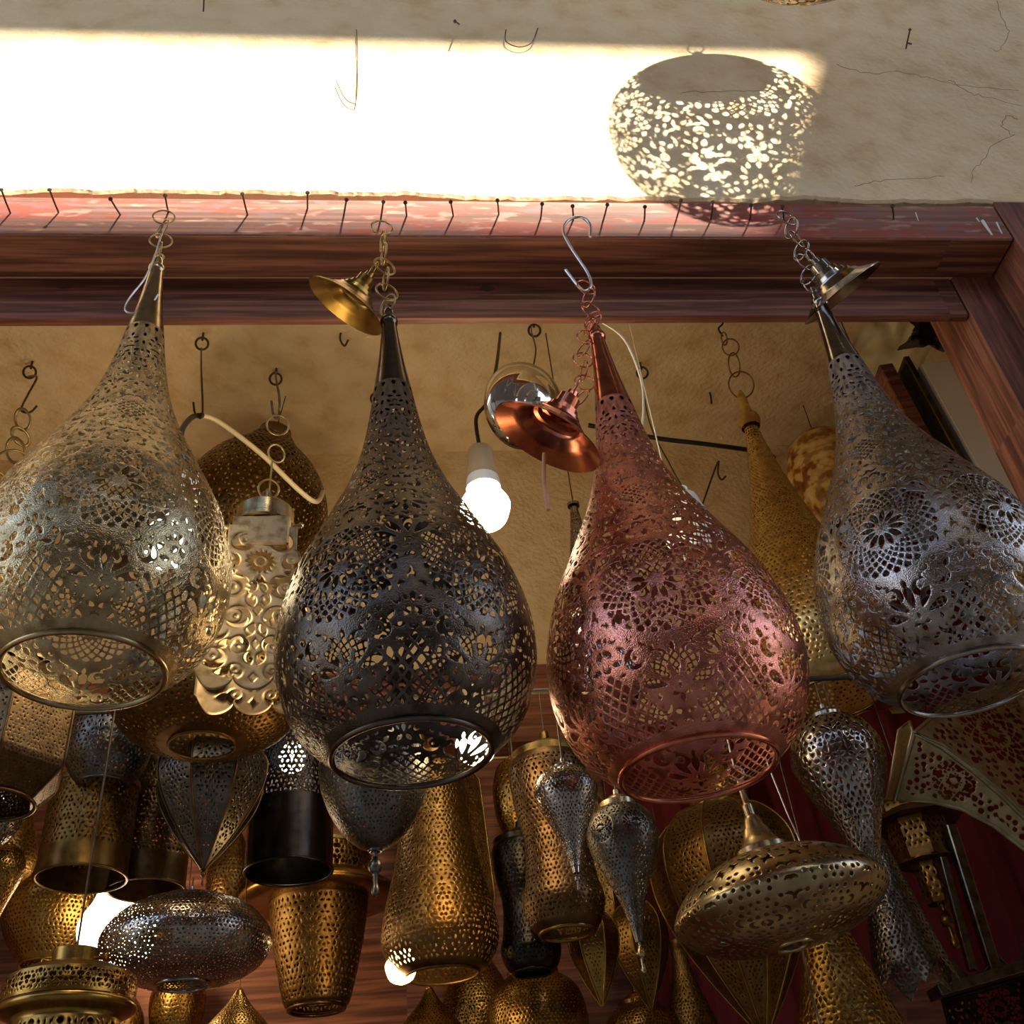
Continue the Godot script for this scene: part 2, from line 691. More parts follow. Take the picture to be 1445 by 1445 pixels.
	var wf: StandardMaterial3D = wd.duplicate()
	M.wood_face = wf                       # worn red paint over the streaks
	var face := Image.create(1024, 64, false, Image.FORMAT_RGB8)
	for y in 64:
		for x in 1024:
			var c := wim.get_pixel((x / 2) % 512, (y * 2) % 256).lightened(0.10)
			var paint := nz.get_noise_3d(x * 0.35, y * 2.0, 90.0) * 0.5 + 0.5
			var chalk := nz.get_noise_3d(x * 1.6, y * 4.0, 140.0) * 0.5 + 0.5
			c = c.lerp(Color(0.58, 0.27, 0.22), smoothstep(0.45, 0.68, paint) * 0.8)
			c = c.lerp(Color(0.86, 0.76, 0.70), smoothstep(0.60, 0.74, chalk) * 0.38)
			c = c.lerp(Color(0.45, 0.38, 0.42), smoothstep(0.40, 0.30, chalk) * 0.5)
			face.set_pixel(x, y, c)
	wf.albedo_texture = ImageTexture.create_from_image(face)
	wf.uv1_scale = Vector3(0.45, 11.0, 11.0)
	M.lit_line = plain(Color(0.86, 0.62, 0.52), 0.5)
	M.dark_iron = plain(Color(0.20, 0.17, 0.145), 0.6)
	M.crack = plain(Color(0.40, 0.31, 0.22), 0.9)
	M.paint = plain(Color(0.85, 0.82, 0.78), 0.8)
	M.knot_hole_shade = plain(Color(0.27, 0.16, 0.11), 0.6)
	M.rag = plain(Color(0.22, 0.18, 0.14), 0.9)
	M.paving = plain(Color(0.62, 0.56, 0.48), 0.9)
	M.facade = plain(Color(0.34, 0.28, 0.23), 0.9)
	M.awning = plain(Color(0.42, 0.36, 0.28), 0.9)
	M.bulb = plain(Color(1, 1, 1), 0.4)
	M.bulb.emission_enabled = true
	M.bulb.emission = Color(1.0, 0.93, 0.80)
	M.bulb.emission_energy_multiplier = 6.0
	M.bulb_warm = M.bulb.duplicate()
	M.bulb_warm.emission = Color(1.0, 0.80, 0.50)

# ---------------------------------------------------------------- the big teardrop lamps
const TEAR_H := 0.578
var tear_body: ArrayMesh
var tear_neck: ArrayMesh
var tear_rim: ArrayMesh
var ring_mesh := {}

func make_teardrop_meshes() -> void:
	var pts := []
	for p in [[0.0215, 0.4400], [0.0290, 0.3876], [0.0395, 0.3361], [0.0560, 0.2873], [0.0710, 0.2547], [0.0850, 0.2233], [0.0972, 0.1973], [0.1075, 0.1720], [0.1166, 0.1395], [0.1204, 0.1160], [0.1210, 0.0931], [0.1184, 0.0708], [0.1095, 0.0421], [0.0970, 0.0213], [0.0770, 0.0035], [0.0700, -0.001]]:
		pts.append(Vector2(p[0], p[1]))
	var prof := smooth(pts, 0.0017)
	var sh := pierced(prof, 6, 0.0016)
	var A := sh.half
	var sr := sh.s_of(0.128)          # centre of the big rosettes
	var R := 0.057
	sh.rosette(0.0, sr, R, 12, 14.0, 0.42)
	var s_small := sh.s_of(0.262)
	var s_arch := sh.s_of(0.005)
	# lattices: arches between the rosettes at the foot, lozenges over each rosette
	sh.blocked.resize(sh.sd.size())
	for j in sh.nv + 1:
		var s := j * sh.ds
		var r := sh.rr[j]
		for i in sh.nu + 1:
			var a := i * sh.da
			var shut := Vector2(a * r, s - sr).length() < R * 1.03
			var x := (A - a) * r
			var y := s_arch - s
			if y > -0.004 and y < 0.062:
				var c := 0.0105
				var lat := maxf(0.44 - absf(sin(PI * (x + y * 0.8) / c)), 0.44 - absf(sin(PI * (x - y * 0.8) / c))) * c / PI
				var arch := 0.034 * sqrt(maxf(0.0, 1.0 - y / 0.062))
				sh.cut_at(i, j, maxf(lat, maxf(x - arch, 0.0015 - y)))
				shut = shut or x < arch + 0.003
			x = a * r
			y = absf(s - s_small)
			if y < 0.026:
				var c := 0.0078
				var lat := maxf(0.44 - absf(sin(PI * (x + s - s_small) / c)), 0.44 - absf(sin(PI * (x - s + s_small) / c))) * c / PI
				sh.cut_at(i, j, maxf(lat, x + y * 1.15 - 0.026))
				shut = shut or x < 0.028 - y * 1.15
			sh.blocked[j * (sh.nu + 1) + i] = 1 if shut else 0
	# palmettes: fans of leaves between the rosettes and at the foot
	for f in [[A, 0.150, 0.021, -1.0], [0.0, 0.030, 0.020, -1.0], [A, 0.212, 0.014, 1.0], [A, 0.318, 0.010, -1.0]]:
		var sc := sh.s_of(f[1])
		var rc := sh.r_at(sc)
		for k in 5:
			var th: float = (k - 2) * 0.62
			var dx: float = sin(th) * f[2]
			var dy: float = cos(th) * f[2] * f[3]
			var aa: float = f[0] + dx / rc
			if aa < -0.001 or aa > A + 0.001:
				continue
			sh.put(TEAR, aa, sc + dy, f[2] * 0.52, atan2(-dy, -dx), 0.42)
	# curled scrolls
	for c in [[0.52, 0.060, 0.0115, 0.4], [0.24, 0.055, 0.0105, 2.6], [0.36, 0.020, 0.010, 1.2], [0.66, 0.178, 0.0095, 3.6], [0.62, 0.096, 0.0085, 5.0], [0.40, 0.225, 0.0095, 0.6], [0.75, 0.245, 0.009, 2.2], [0.55, 0.290, 0.0085, 4.0], [0.5, 0.342, 0.0065, 1.0], [0.12, 0.205, 0.008, 5.2]]:
		var sc := sh.s_of(c[1])
		sh.put(CURL, c[0] * A, sc, c[2], c[3])
		sh.put(DOT, c[0] * A + cos(c[3]) * c[2] * 0.1 / sh.r_at(sc), sc, c[2] * 0.16)
	# small leaves, commas and crescents everywhere else
	rng.seed = 4
	sh.scatter(rng, sh.s_of(0.432), s_arch - 0.003, 0.0125, [LEAF, TEAR, CRESCENT, LEAF, CURL, TEAR, TRI], 0.41, 0.22, 0.0040)
	sh.scatter(rng, sh.s_of(0.400), s_arch - 0.003, 0.0078, [LEAF, TEAR, CRESCENT], 0.40, 0.22, 0.0036)
	# a row of stars under the plain neck
	for k in 2:
		sh.put(STAR, k * A, sh.s_of(0.434), 0.0034, PI / 2)
	tear_body = sh.build(5.0)
	tear_neck = lathe(smooth([Vector2(0.0046, 0.578), Vector2(0.0068, 0.572), Vector2(0.0072, 0.562)], 0.003) + smooth([Vector2(0.0072, 0.562), Vector2(0.0102, 0.559), Vector2(0.0105, 0.553), Vector2(0.0088, 0.549)], 0.0015) + smooth([Vector2(0.0088, 0.549), Vector2(0.0098, 0.5362), Vector2(0.0148, 0.488), Vector2(0.0215, 0.440)], 0.008), 36)
	var lip := []
	for k in 13:
		var th := TAU * k / 12.0
		lip.append(Vector2(0.0700 + 0.0030 * cos(th), -0.002 + 0.0030 * sin(-th)))
	tear_rim = lathe(lip, 72)

func ring(rad: float, wire: float) -> TorusMesh:
	var key := "%f %f" % [rad, wire]
	if not ring_mesh.has(key):
		var t := TorusMesh.new()
		t.inner_radius = rad - wire
		t.outer_radius = rad + wire
		t.rings = 28
		t.ring_segments = 8
		ring_mesh[key] = t
	return ring_mesh[key]
func along(dir: Vector3, turn := 0.0) -> Basis:       # a basis whose y axis is dir
	var y := dir.normalized()
	var x := y.cross(Vector3.BACK if absf(y.z) < 0.9 else Vector3.RIGHT).normalized()
	return Basis(x, y, x.cross(y)) * Basis(Vector3.UP, turn)
# links from a to b; every second link is turned a quarter about the chain
func chain(a: Vector3, b: Vector3, rad: float, wire: float, mat: Material, parent: Node3D, called := "chain_ring", first := 0) -> void:
	var d := b - a
	var pitch := 2.0 * rad - 3.2 * wire
	var n := maxi(1, int(round(d.length() / pitch)))
	for k in n:
		var p := a + d * ((k + 0.5) / n)
		var ax := along(d, rng.randf_range(-0.35, 0.35) + (PI / 2 if (k + first) % 2 else 0.25))
		part(called, ring(rad, wire), mat, parent, p - parent.position, ax * Basis(Vector3.RIGHT, PI / 2))

# the ridged bell-shaped rose that slides on the chain; y towards its nipple, open below
func canopy_mesh(rad: float) -> ArrayMesh:
	var g := Bag.new()
	var pr := [Vector2(0.0, 0.80), Vector2(0.10, 0.79), Vector2(0.12, 0.70), Vector2(0.20, 0.68), Vector2(0.21, 0.52), Vector2(0.27, 0.50), Vector2(0.29, 0.42), Vector2(0.36, 0.40), Vector2(0.39, 0.33), Vector2(0.46, 0.31), Vector2(0.50, 0.25), Vector2(0.58, 0.22), Vector2(0.63, 0.16), Vector2(0.74, 0.12), Vector2(0.88, 0.05), Vector2(0.98, 0.01), Vector2(1.0, 0.0)]
	var back := []
	for k in range(pr.size() - 1, 3, -1):
		back.append(pr[k] - Vector2(0.012, 0.012))
	var all := []
	for p in pr + back:
		all.append(Vector2(p.x, p.y * 1.25) * rad)
	add_lathe(g, all, 44)
	return g.mesh()

func teardrop(called: String, label: String, top_px: Vector2, mat: Material, plain_mat: Material, turn: float, tilt := 0.0, size := 1.0) -> Node3D:
	var top := on_z(top_px.x, top_px.y, ROW_Z)
	var hangs := Basis(Vector3.BACK, tilt)
	var o := thing(called, label, "lamp", top - hangs * Vector3(0, TEAR_H * size, 0), "teardrop lamps on the lintel")
	o.basis = hangs
	var b := Basis(Vector3.UP, turn) * Basis.from_scale(Vector3.ONE * size)
	var body := part("pierced_body", tear_body, mat, o, Vector3.ZERO, b)
	part("rim", tear_rim, plain_mat, body)
	part("neck", tear_neck, plain_mat, o, Vector3.ZERO, b)
	part("top_loop", ring(0.0055, 0.0011), plain_mat, o, Vector3(0, TEAR_H * size + 0.004, 0), Basis(Vector3.UP, 0.4) * Basis(Vector3.RIGHT, PI / 2))
	return o
func s_hook(label: String, pts: Array, z: float, rad: float, mat: Material, called := "wire_hook", group := "") -> MeshInstance3D:
	var w := []
	for p in pts:
		w.append(on_z(p[0], p[1], z + (p[2] if p.size() > 2 else 0.0)))
	var at: Vector3 = w[0]
	for k in w.size():
		w[k] -= at
	var o := part(numbered(called), tube(curve(w), rad, 8), mat, self, at)
	tag(o, label, "hook", group)
	return o

# ---------------------------------------------------------------- the lamps inside the stall
func project(p: Vector3) -> Vector2:
	var c := cam_basis.transposed() * (p - EYE)
	return Vector2(722.5 + F * c.x / -c.z, 722.5 - F * c.y / -c.z)
func down_to(top: Vector3, py: float) -> float:       # height at which the plumb line through top reaches picture row py
	var lo := top.y - 1.6
	var hi := top.y
	for k in 40:
		var mid := (lo + hi) * 0.5
		if project(Vector3(top.x, mid, top.z)).y > py:
			lo = mid
		else:
			hi = mid
	return (lo + hi) * 0.5
func pts2(a: Array, R: float, H: float) -> Array:
	var o := []
	for p in a:
		o.append(Vector2(p[0] * R, p[1] * H))
	return o

# outlines, (radius, height) of 1, from the top down
const SHAPES := {
	"cylinder": [[1.0, 1.0], [1.0, 0.66], [1.0, 0.33], [1.0, 0.0]],
	"globe": [[0.34, 1.0], [0.72, 0.92], [0.96, 0.70], [1.0, 0.48], [0.90, 0.24], [0.68, 0.06], [0.56, 0.0]],
	"bowl": [[0.22, 1.0], [0.42, 0.86], [0.80, 0.66], [1.0, 0.42], [0.90, 0.20], [0.62, 0.06], [0.34, 0.0]],
	"drop": [[0.36, 1.0], [0.66, 0.95], [0.95, 0.82], [1.0, 0.68], [0.88, 0.50], [0.62, 0.31], [0.34, 0.15], [0.10, 0.03], [0.04, 0.0]],
	"long_drop": [[0.40, 1.0], [0.78, 0.94], [1.0, 0.80], [0.92, 0.66], [0.62, 0.47], [0.34, 0.28], [0.18, 0.12], [0.10, 0.0]],
	"tulip": [[0.86, 1.0], [1.0, 0.82], [0.98, 0.62], [0.84, 0.40], [0.60, 0.19], [0.34, 0.06], [0.10, 0.0]],
	"oval": [[0.14, 1.0], [0.46, 0.95], [0.82, 0.76], [1.0, 0.48], [0.88, 0.22], [0.56, 0.05], [0.30, 0.0]],
	"saucer": [[0.20, 1.0], [0.50, 0.93], [0.80, 0.74], [0.97, 0.50], [0.95, 0.34], [0.74, 0.14], [0.40, 0.03], [0.16, 0.0]],
	"urn": [[0.40, 1.0], [0.56, 0.92], [0.62, 0.72], [0.74, 0.50], [0.96, 0.26], [1.0, 0.13], [0.80, 0.03], [0.62, 0.0]],
	"bell": [[0.90, 1.0], [1.0, 0.92], [0.93, 0.72], [0.78, 0.52], [0.84, 0.30], [0.95, 0.16], [0.82, 0.05], [0.62, 0.0]],
	"teardrop": [[0.10, 1.0], [0.16, 0.90], [0.30, 0.74], [0.52, 0.56], [0.82, 0.38], [0.98, 0.22], [1.0, 0.13], [0.86, 0.04], [0.66, 0.0]],
	"bottle": [[0.30, 1.0], [0.30, 0.86], [0.46, 0.66], [0.84, 0.38], [1.0, 0.2], [0.90, 0.06], [0.60, 0.0]],
	"prism": [[0.62, 1.0], [0.92, 0.80], [1.0, 0.60], [1.0, 0.24], [0.98, 0.20], [0.60, 0.0]],
	"taper": [[0.30, 1.0], [0.70, 0.90], [1.0, 0.10], [0.88, 0.0]],
	"cone": [[0.20, 1.0], [0.42, 0.72], [0.70, 0.36], [1.0, 0.0]],
	"bucket": [[1.0, 1.0], [0.93, 0.7], [0.76, 0.3], [0.62, 0.0]],
	"pot": [[0.50, 1.0], [0.86, 0.86], [1.0, 0.60], [0.90, 0.34], [0.66, 0.12], [0.50, 0.0]],
	"onion": [[0.10, 1.0], [0.30, 0.86], [0.78, 0.62], [1.0, 0.38], [0.86, 0.15], [0.50, 0.0]],
}
const FINIAL := [[0.0, 1.0], [0.28, 0.985], [0.40, 0.93], [0.30, 0.86], [0.34, 0.80], [0.75, 0.70], [0.95, 0.60], [0.72, 0.50], [0.36, 0.45], [0.34, 0.26], [0.48, 0.18], [0.55, 0.11], [0.42, 0.04], [0.0, 0.0]]

func finial(parent: Node3D, y_top: float, h: float, r: float, mat: Material, called := "finial") -> void:
	var pr := []
	for p in FINIAL:
		pr.append(Vector2(p[0] * r, y_top - h + p[1] * h))
	part(called, lathe(Array(smooth(pr, h / 40.0)), 18), mat, parent)

# shape: key of SHAPES; holes: [kinds, gap in pixels of the photograph, fill]; o: options
func lamp(called: String, label: String, mat: Material, shape: String, top_px: Vector2, bottom_py: float, width_px: float, z: float, sectors: int, holes: Array, o := {}) -> Node3D:
	var top := on_z(top_px.x, top_px.y, z)
	var yb := down_to(top, bottom_py)
	var H := top.y - yb
	var mid := Vector3(top.x, (top.y + yb) * 0.5, z)
	var R := span(width_px * 0.5, mid)
	var node := thing(called, label, o.get("category", "lamp"), Vector3(top.x, yb, z), o.get("group", "lamps hanging inside the stall"))
	var gap := span(holes[1], mid)
	var cell := maxf(gap / 4.2, 0.0014)
	var raw := pts2(SHAPES[shape], R, H)
	var sharp: bool = o.get("sharp", false)
	var prof := PackedVector2Array()
	if sharp:
		for k in raw.size() - 1:
			var nseg := maxi(1, int((raw[k] as Vector2).distance_to(raw[k + 1]) / cell))
			for q in nseg:
				prof.append((raw[k] as Vector2).lerp(raw[k + 1], q / float(nseg)))
		prof.append(raw[-1])
		# even arc steps
		var even := PackedVector2Array()
		var total := 0.0
		for k in prof.size() - 1:
			total += prof[k].distance_to(prof[k + 1])
		var m := int(total / cell)
		var i := 0
		var acc := 0.0
		for q in m + 1:
			var want := total * q / m
			while i < prof.size() - 2 and acc + prof[i].distance_to(prof[i + 1]) < want - 1e-9:
				acc += prof[i].distance_to(prof[i + 1])
				i += 1
			even.append(prof[i].lerp(prof[i + 1], clampf((want - acc) / maxf(prof[i].distance_to(prof[i + 1]), 1e-9), 0, 1)))
		prof = even
	else:
		prof = smooth(raw, cell)
	var sh := pierced(prof, sectors, cell)
	sh.roll = minf(0.0014, gap * 0.16)
	sh.facets = o.get("facets", false)
	var s0: float = o.get("s0", 0.06) * sh.length
	var s1: float = o.get("s1", 0.95) * sh.length
	rng.seed = hash(label)
	var keep := -1.0
	if o.has("rosette"):
		var rs: Array = o.rosette       # [height 0..1, radius in pixels]
		var rr_ := span(rs[1], mid)
		sh.rosette(0.0, sh.s_of(rs[0] * H), rr_, 14, 9.0, 0.42)
		keep = gap * 0.3
		sh.blocked.resize(sh.sd.size())
		for j in sh.nv + 1:
			for i in sh.nu + 1:
				if Vector2(i * sh.da * sh.rr[j], j * sh.ds - sh.s_of(rs[0] * H)).length() < rr_:
					sh.blocked[j * (sh.nu + 1) + i] = 1
	if sh.facets:                        # leave the corners of a faceted lamp whole
		keep = gap * 0.3
		if sh.blocked.is_empty():
			sh.blocked.resize(sh.sd.size())
		for j in sh.nv + 1:
			for i in sh.nu + 1:
				if (sh.half - i * sh.da) * sh.rr[j] < gap * 0.75:
					sh.blocked[j * (sh.nu + 1) + i] = 1
	for bd in o.get("bands", []):        # plain bands [height, width in gaps]
		keep = gap * 0.3
		if sh.blocked.is_empty():
			sh.blocked.resize(sh.sd.size())
		for j in sh.nv + 1:
			if absf(sh.yy[j] - bd * H) < gap * 0.8:
				for i in sh.nu + 1:
					sh.blocked[j * (sh.nu + 1) + i] = 1
	sh.scatter(rng, s0, s1, gap, holes[0], holes[2], o.get("grow", 0.35), keep)
	if o.has("teeth"):                   # lower edge cut into leaf points
		var amp := span(o.teeth, mid)
		for j in sh.nv + 1:
			for i in sh.nu + 1:
				sh.cut_at(i, j, (sh.length - amp * pow(i * sh.da / sh.half, 0.8) - j * sh.ds) * 0.6)
	var turn := Basis(Vector3.UP, o.get("turn", 0.3))
	var body := part(o.get("body", "pierced_body"), sh.build(6.0), mat, node, Vector3.ZERO, turn)
	var pm: Material = o.get("trim", mat)
	if o.get("rim", true) and raw[-1].x > 0.006:
		part("rim", ring(raw[-1].x, o.get("rim_wire", 0.0022)), pm, body)
	if sh.facets and o.get("ribs", true):
		for k in sectors:
			var th: float = TAU * (k + 0.5) / sectors
			var path := []
			for j in range(0, prof.size(), maxi(1, prof.size() / 24)):
				path.append(Vector3(prof[j].x * cos(th), prof[j].y, prof[j].x * sin(th)))
			path.append(Vector3(prof[-1].x * cos(th), prof[-1].y, prof[-1].x * sin(th)))
			part("rib", tube(path, 0.0018, 6), pm, body)
	# cap and stem on top
	var r0: float = maxf((raw[0] as Vector2).x, 0.004)
	var cap: float = o.get("cap", 1.0)
	var ct := H
	if cap > 0.0:
		var c := minf(r0, 0.035) * cap
		part("cap", lathe([Vector2(0.0, H + c * 0.95), Vector2(c * 0.16, H + c * 0.92), Vector2(c * 0.18, H + c * 0.62), Vector2(c * 0.45, H + c * 0.55), Vector2(c * 0.62, H + c * 0.40), Vector2(c * 0.66, H + c * 0.22), Vector2(maxf(c, r0) * 1.03, H + c * 0.16), Vector2(maxf(c, r0) * 1.03, H - 0.004)], 30), pm, node)
		ct = H + c * 0.95
	if o.has("finial"):
		finial(node, 0.003, span(o.finial, mid), span(o.finial, mid) * 0.15, pm)
	var hang: float = o.get("hang", -1.0)       # picture row where it hangs from the rod; -1 the ceiling
	if hang != 0.0:
		var up := rod_y(z) if hang < 0.0 else on_z(top_px.x, hang, z).y
		up = maxf(up - yb, ct + 0.01)
		part("hanging_wire", tube([Vector3(0, ct - 0.003, 0), Vector3(0, up, 0)], 0.0011, 6), M.iron, node)
	if o.has("tilt"):
		node.basis = Basis(lean(0, 0, 1), o.tilt)
	return node
func rod_y(z: float) -> float:
	return on_z(560, 985, z).y

func bulb_at(called: String, label: String, px: Vector2, z: float, rad: float, energy: float, col: Color, warm := false) -> Node3D:
	var p := on_z(px.x, px.y, z)
	var o := thing(called, label, "light bulb", p)
	part("bulb", lathe(Array(smooth([Vector2(0.62 * rad, 1.02 * rad), Vector2(0.72 * rad, 0.72 * rad), Vector2(0.95 * rad, 0.32 * rad), Vector2(rad, 0.0), Vector2(0.71 * rad, -0.71 * rad), Vector2(0.001, -rad)], 0.004)), 28), M.bulb_warm if warm else M.bulb, o)
	if energy > 0.0:
		var l := OmniLight3D.new()
		l.name = "bulb_light"
		l.light_color = col
		l.light_energy = energy
		l.light_size = rad
		l.omni_range = 6.0
		l.omni_attenuation = 2.0
		l.shadow_enabled = true
		o.add_child(l)
	return o
func socket(o: Node3D, rad: float, mat: Material, cable_px: Array, cable_mat: Material, z: float, cable_r := 0.003) -> void:
	var sk := part("socket", lathe(Array(smooth([Vector2(0.05 * rad, 3.2 * rad), Vector2(0.42 * rad, 3.12 * rad), Vector2(0.55 * rad, 2.85 * rad)], 0.004)) + [Vector2(0.58 * rad, 2.0 * rad), Vector2(0.64 * rad, 1.95 * rad), Vector2(0.64 * rad, 1.46 * rad)], 24), mat, o)
	part("bulb_collar", lathe([Vector2(0.60 * rad, 1.50 * rad), Vector2(0.66 * rad, 1.48 * rad), Vector2(0.70 * rad, 0.98 * rad)], 24), M.white_plastic, sk)
	var w := [Vector3(0, 3.1 * rad, 0)]
	for c in cable_px:
		w.append(on_z(c[0], c[1], z + (c[2] if c.size() > 2 else 0.0)) - o.position)
	part("cable", tube(curve(w), cable_r, 8), cable_mat, o)

func pierced_part(called: String, parent: Node3D, pts: Array, sectors: int, gap: float, kinds: Array, fill: float, mat: Material, facets := false, turn := 0.2) -> void:
	var cell := gap / 4.0
	var sh := pierced(smooth(pts, cell), sectors, cell)
	sh.facets = facets
	sh.roll = minf(0.0014, gap * 0.16)
	sh.scatter(rng, gap * 0.9, sh.length - gap * 0.7, gap, kinds, fill, 0.3)
	part(called, sh.build(6.0), mat, parent, Vector3.ZERO, Basis(Vector3.UP, turn))

# a flat pierced plate whose outline is a polygon of picture points lying in the plane through three placed points
func plate(called: String, parent: Node3D, mat: Material, poly: Array, plane: Array, rosettes: Array, gap_px: float, kinds: Array, fill: float, margin_px := 9.0, edge := 0.002) -> void:
	var p0 := on_z(plane[0][0], plane[0][1], plane[0][2])
	var p1 := on_z(plane[1][0], plane[1][1], plane[1][2])
	var p2 := on_z(plane[2][0], plane[2][1], plane[2][2])
	var nn := (p1 - p0).cross(p2 - p0).normalized()
	if nn.dot(EYE - p0) < 0:
		nn = -nn
	var ex := (Vector3.UP.cross(nn)).normalized()
	var ey := nn.cross(ex)
	var pts := []
	var lo := Vector2(1e9, 1e9)
	var hi := -lo
	for q in poly:
		var d := ray(q[0], q[1])
		var p := EYE + d * ((p0 - EYE).dot(nn) / d.dot(nn))
		var l := Vector2((p - p0).dot(ex), -(p - p0).dot(ey))
		pts.append(l)
		lo = lo.min(l)
		hi = hi.max(l)
	var gap := span(gap_px, p0)
	var margin := span(margin_px, p0)
	var sh := Sheet.new()
	sh.setup_flat(hi.x - lo.x, hi.y - lo.y, gap / 4.2)
	sh.roll = minf(0.0014, gap * 0.2)
	sh.blocked.resize(sh.sd.size())
	var flat := PackedVector2Array()
	for l in pts:
		flat.append(l - lo)
	var far := PackedFloat32Array()
	far.resize(sh.sd.size())
	for j in sh.nv + 1:
		for i in sh.nu + 1:
			var p := Vector2(i * sh.da, j * sh.ds)
			var d := 1e9
			for k in flat.size():
				d = minf(d, p.distance_to(Geometry2D.get_closest_point_to_segment(p, flat[k], flat[(k + 1) % flat.size()])))
			if not Geometry2D.is_point_in_polygon(p, flat):
				d = -d
			far[j * (sh.nu + 1) + i] = d
			sh.blocked[j * (sh.nu + 1) + i] = 1 if d < margin else 0
	for r in rosettes:
		var d := ray(r[0], r[1])
		var p := EYE + d * ((p0 - EYE).dot(nn) / d.dot(nn))
		var l := Vector2((p - p0).dot(ex), -(p - p0).dot(ey)) - lo
		var rr_ := span(r[2], p)
		sh.rosette(l.x, l.y, rr_, 16, 8.0, 0.34)
		for j in sh.nv + 1:
			for i in sh.nu + 1:
				if Vector2(i * sh.da, j * sh.ds).distance_to(l) < rr_:
					sh.blocked[j * (sh.nu + 1) + i] = 1
	sh.scatter(rng, gap * 0.5, sh.length, gap, kinds, fill, 0.0, gap * 0.25)
	for k in far.size():                     # holes never break the border; outside the outline there is no metal
		if far[k] < margin * 0.6:
			sh.sd[k] = far[k]
	var t := Transform3D(Basis(ex, ey, nn), p0 + ex * lo.x - ey * lo.y)
	part(called, sh.build(6.0, parent.transform.affine_inverse() * t), mat, parent)
	var loop := []
	for l in flat:
		loop.append(parent.transform.affine_inverse() * (t * Vector3(l.x, -l.y, 0)))
	part("edge_wire", tube(loop, edge, 6, true), mat, parent)

# ---------------------------------------------------------------- the scene
func _ready() -> void:
	rng.seed = 7
	# camera: measured from the photograph's verticals (they meet above it) and the level lintel
	var xc := Vector3(0.9931, 0.0257, -0.1143).normalized()
	var yc := Vector3(-0.0902, 0.790, -0.6065)
	yc = (yc - xc * xc.dot(yc)).normalized()
	cam_basis = Basis(xc, yc, xc.cross(yc)).transposed()
	var cam := Camera3D.new()
	cam.name = "camera"
	cam.transform = Transform3D(cam_basis, EYE)
	cam.fov = rad_to_deg(2.0 * atan(722.5 / F))
	cam.near = 0.02
	cam.far = 100.0
	add_child(cam)
	cam.current = true
	var we := WorldEnvironment.new()
	we.name = "environment"
	var env := Environment.new()
	env.background_mode = Environment.BG_SKY
	var sky := Sky.new()
	var sm := ProceduralSkyMaterial.new()
	sm.sky_top_color = Color(0.58, 0.68, 0.82)
	sm.sky_horizon_color = Color(0.90, 0.90, 0.88)
	sm.ground_horizon_color = Color(0.60, 0.56, 0.50)
	sm.ground_bottom_color = Color(0.45, 0.40, 0.34)
	sm.energy_multiplier = 4.4
	sky.sky_material = sm
	env.sky = sky
	env.tonemap_mode = Environment.TONE_MAPPER_LINEAR
	env.tonemap_exposure = 1.0
	env.sdfgi_enabled = true
	env.ssao_enabled = true
	env.ssil_enabled = true
	we.environment = env
	add_child(we)
	var sun := DirectionalLight3D.new()
	sun.name = "sun"
	sun.light_color = Color(1.0, 0.95, 0.86)
	sun.light_energy = 7.0
	sun.light_angular_distance = 0.8
	sun.shadow_enabled = true
	add_child(sun)
	var travel := Vector3(-0.232, -0.535, -0.81)
	sun.basis = Basis.looking_at(travel, Vector3.UP)

	make_materials()
	build_setting()
	make_teardrop_meshes()
	build_front_row()
	build_street_globe()
	build_inside()

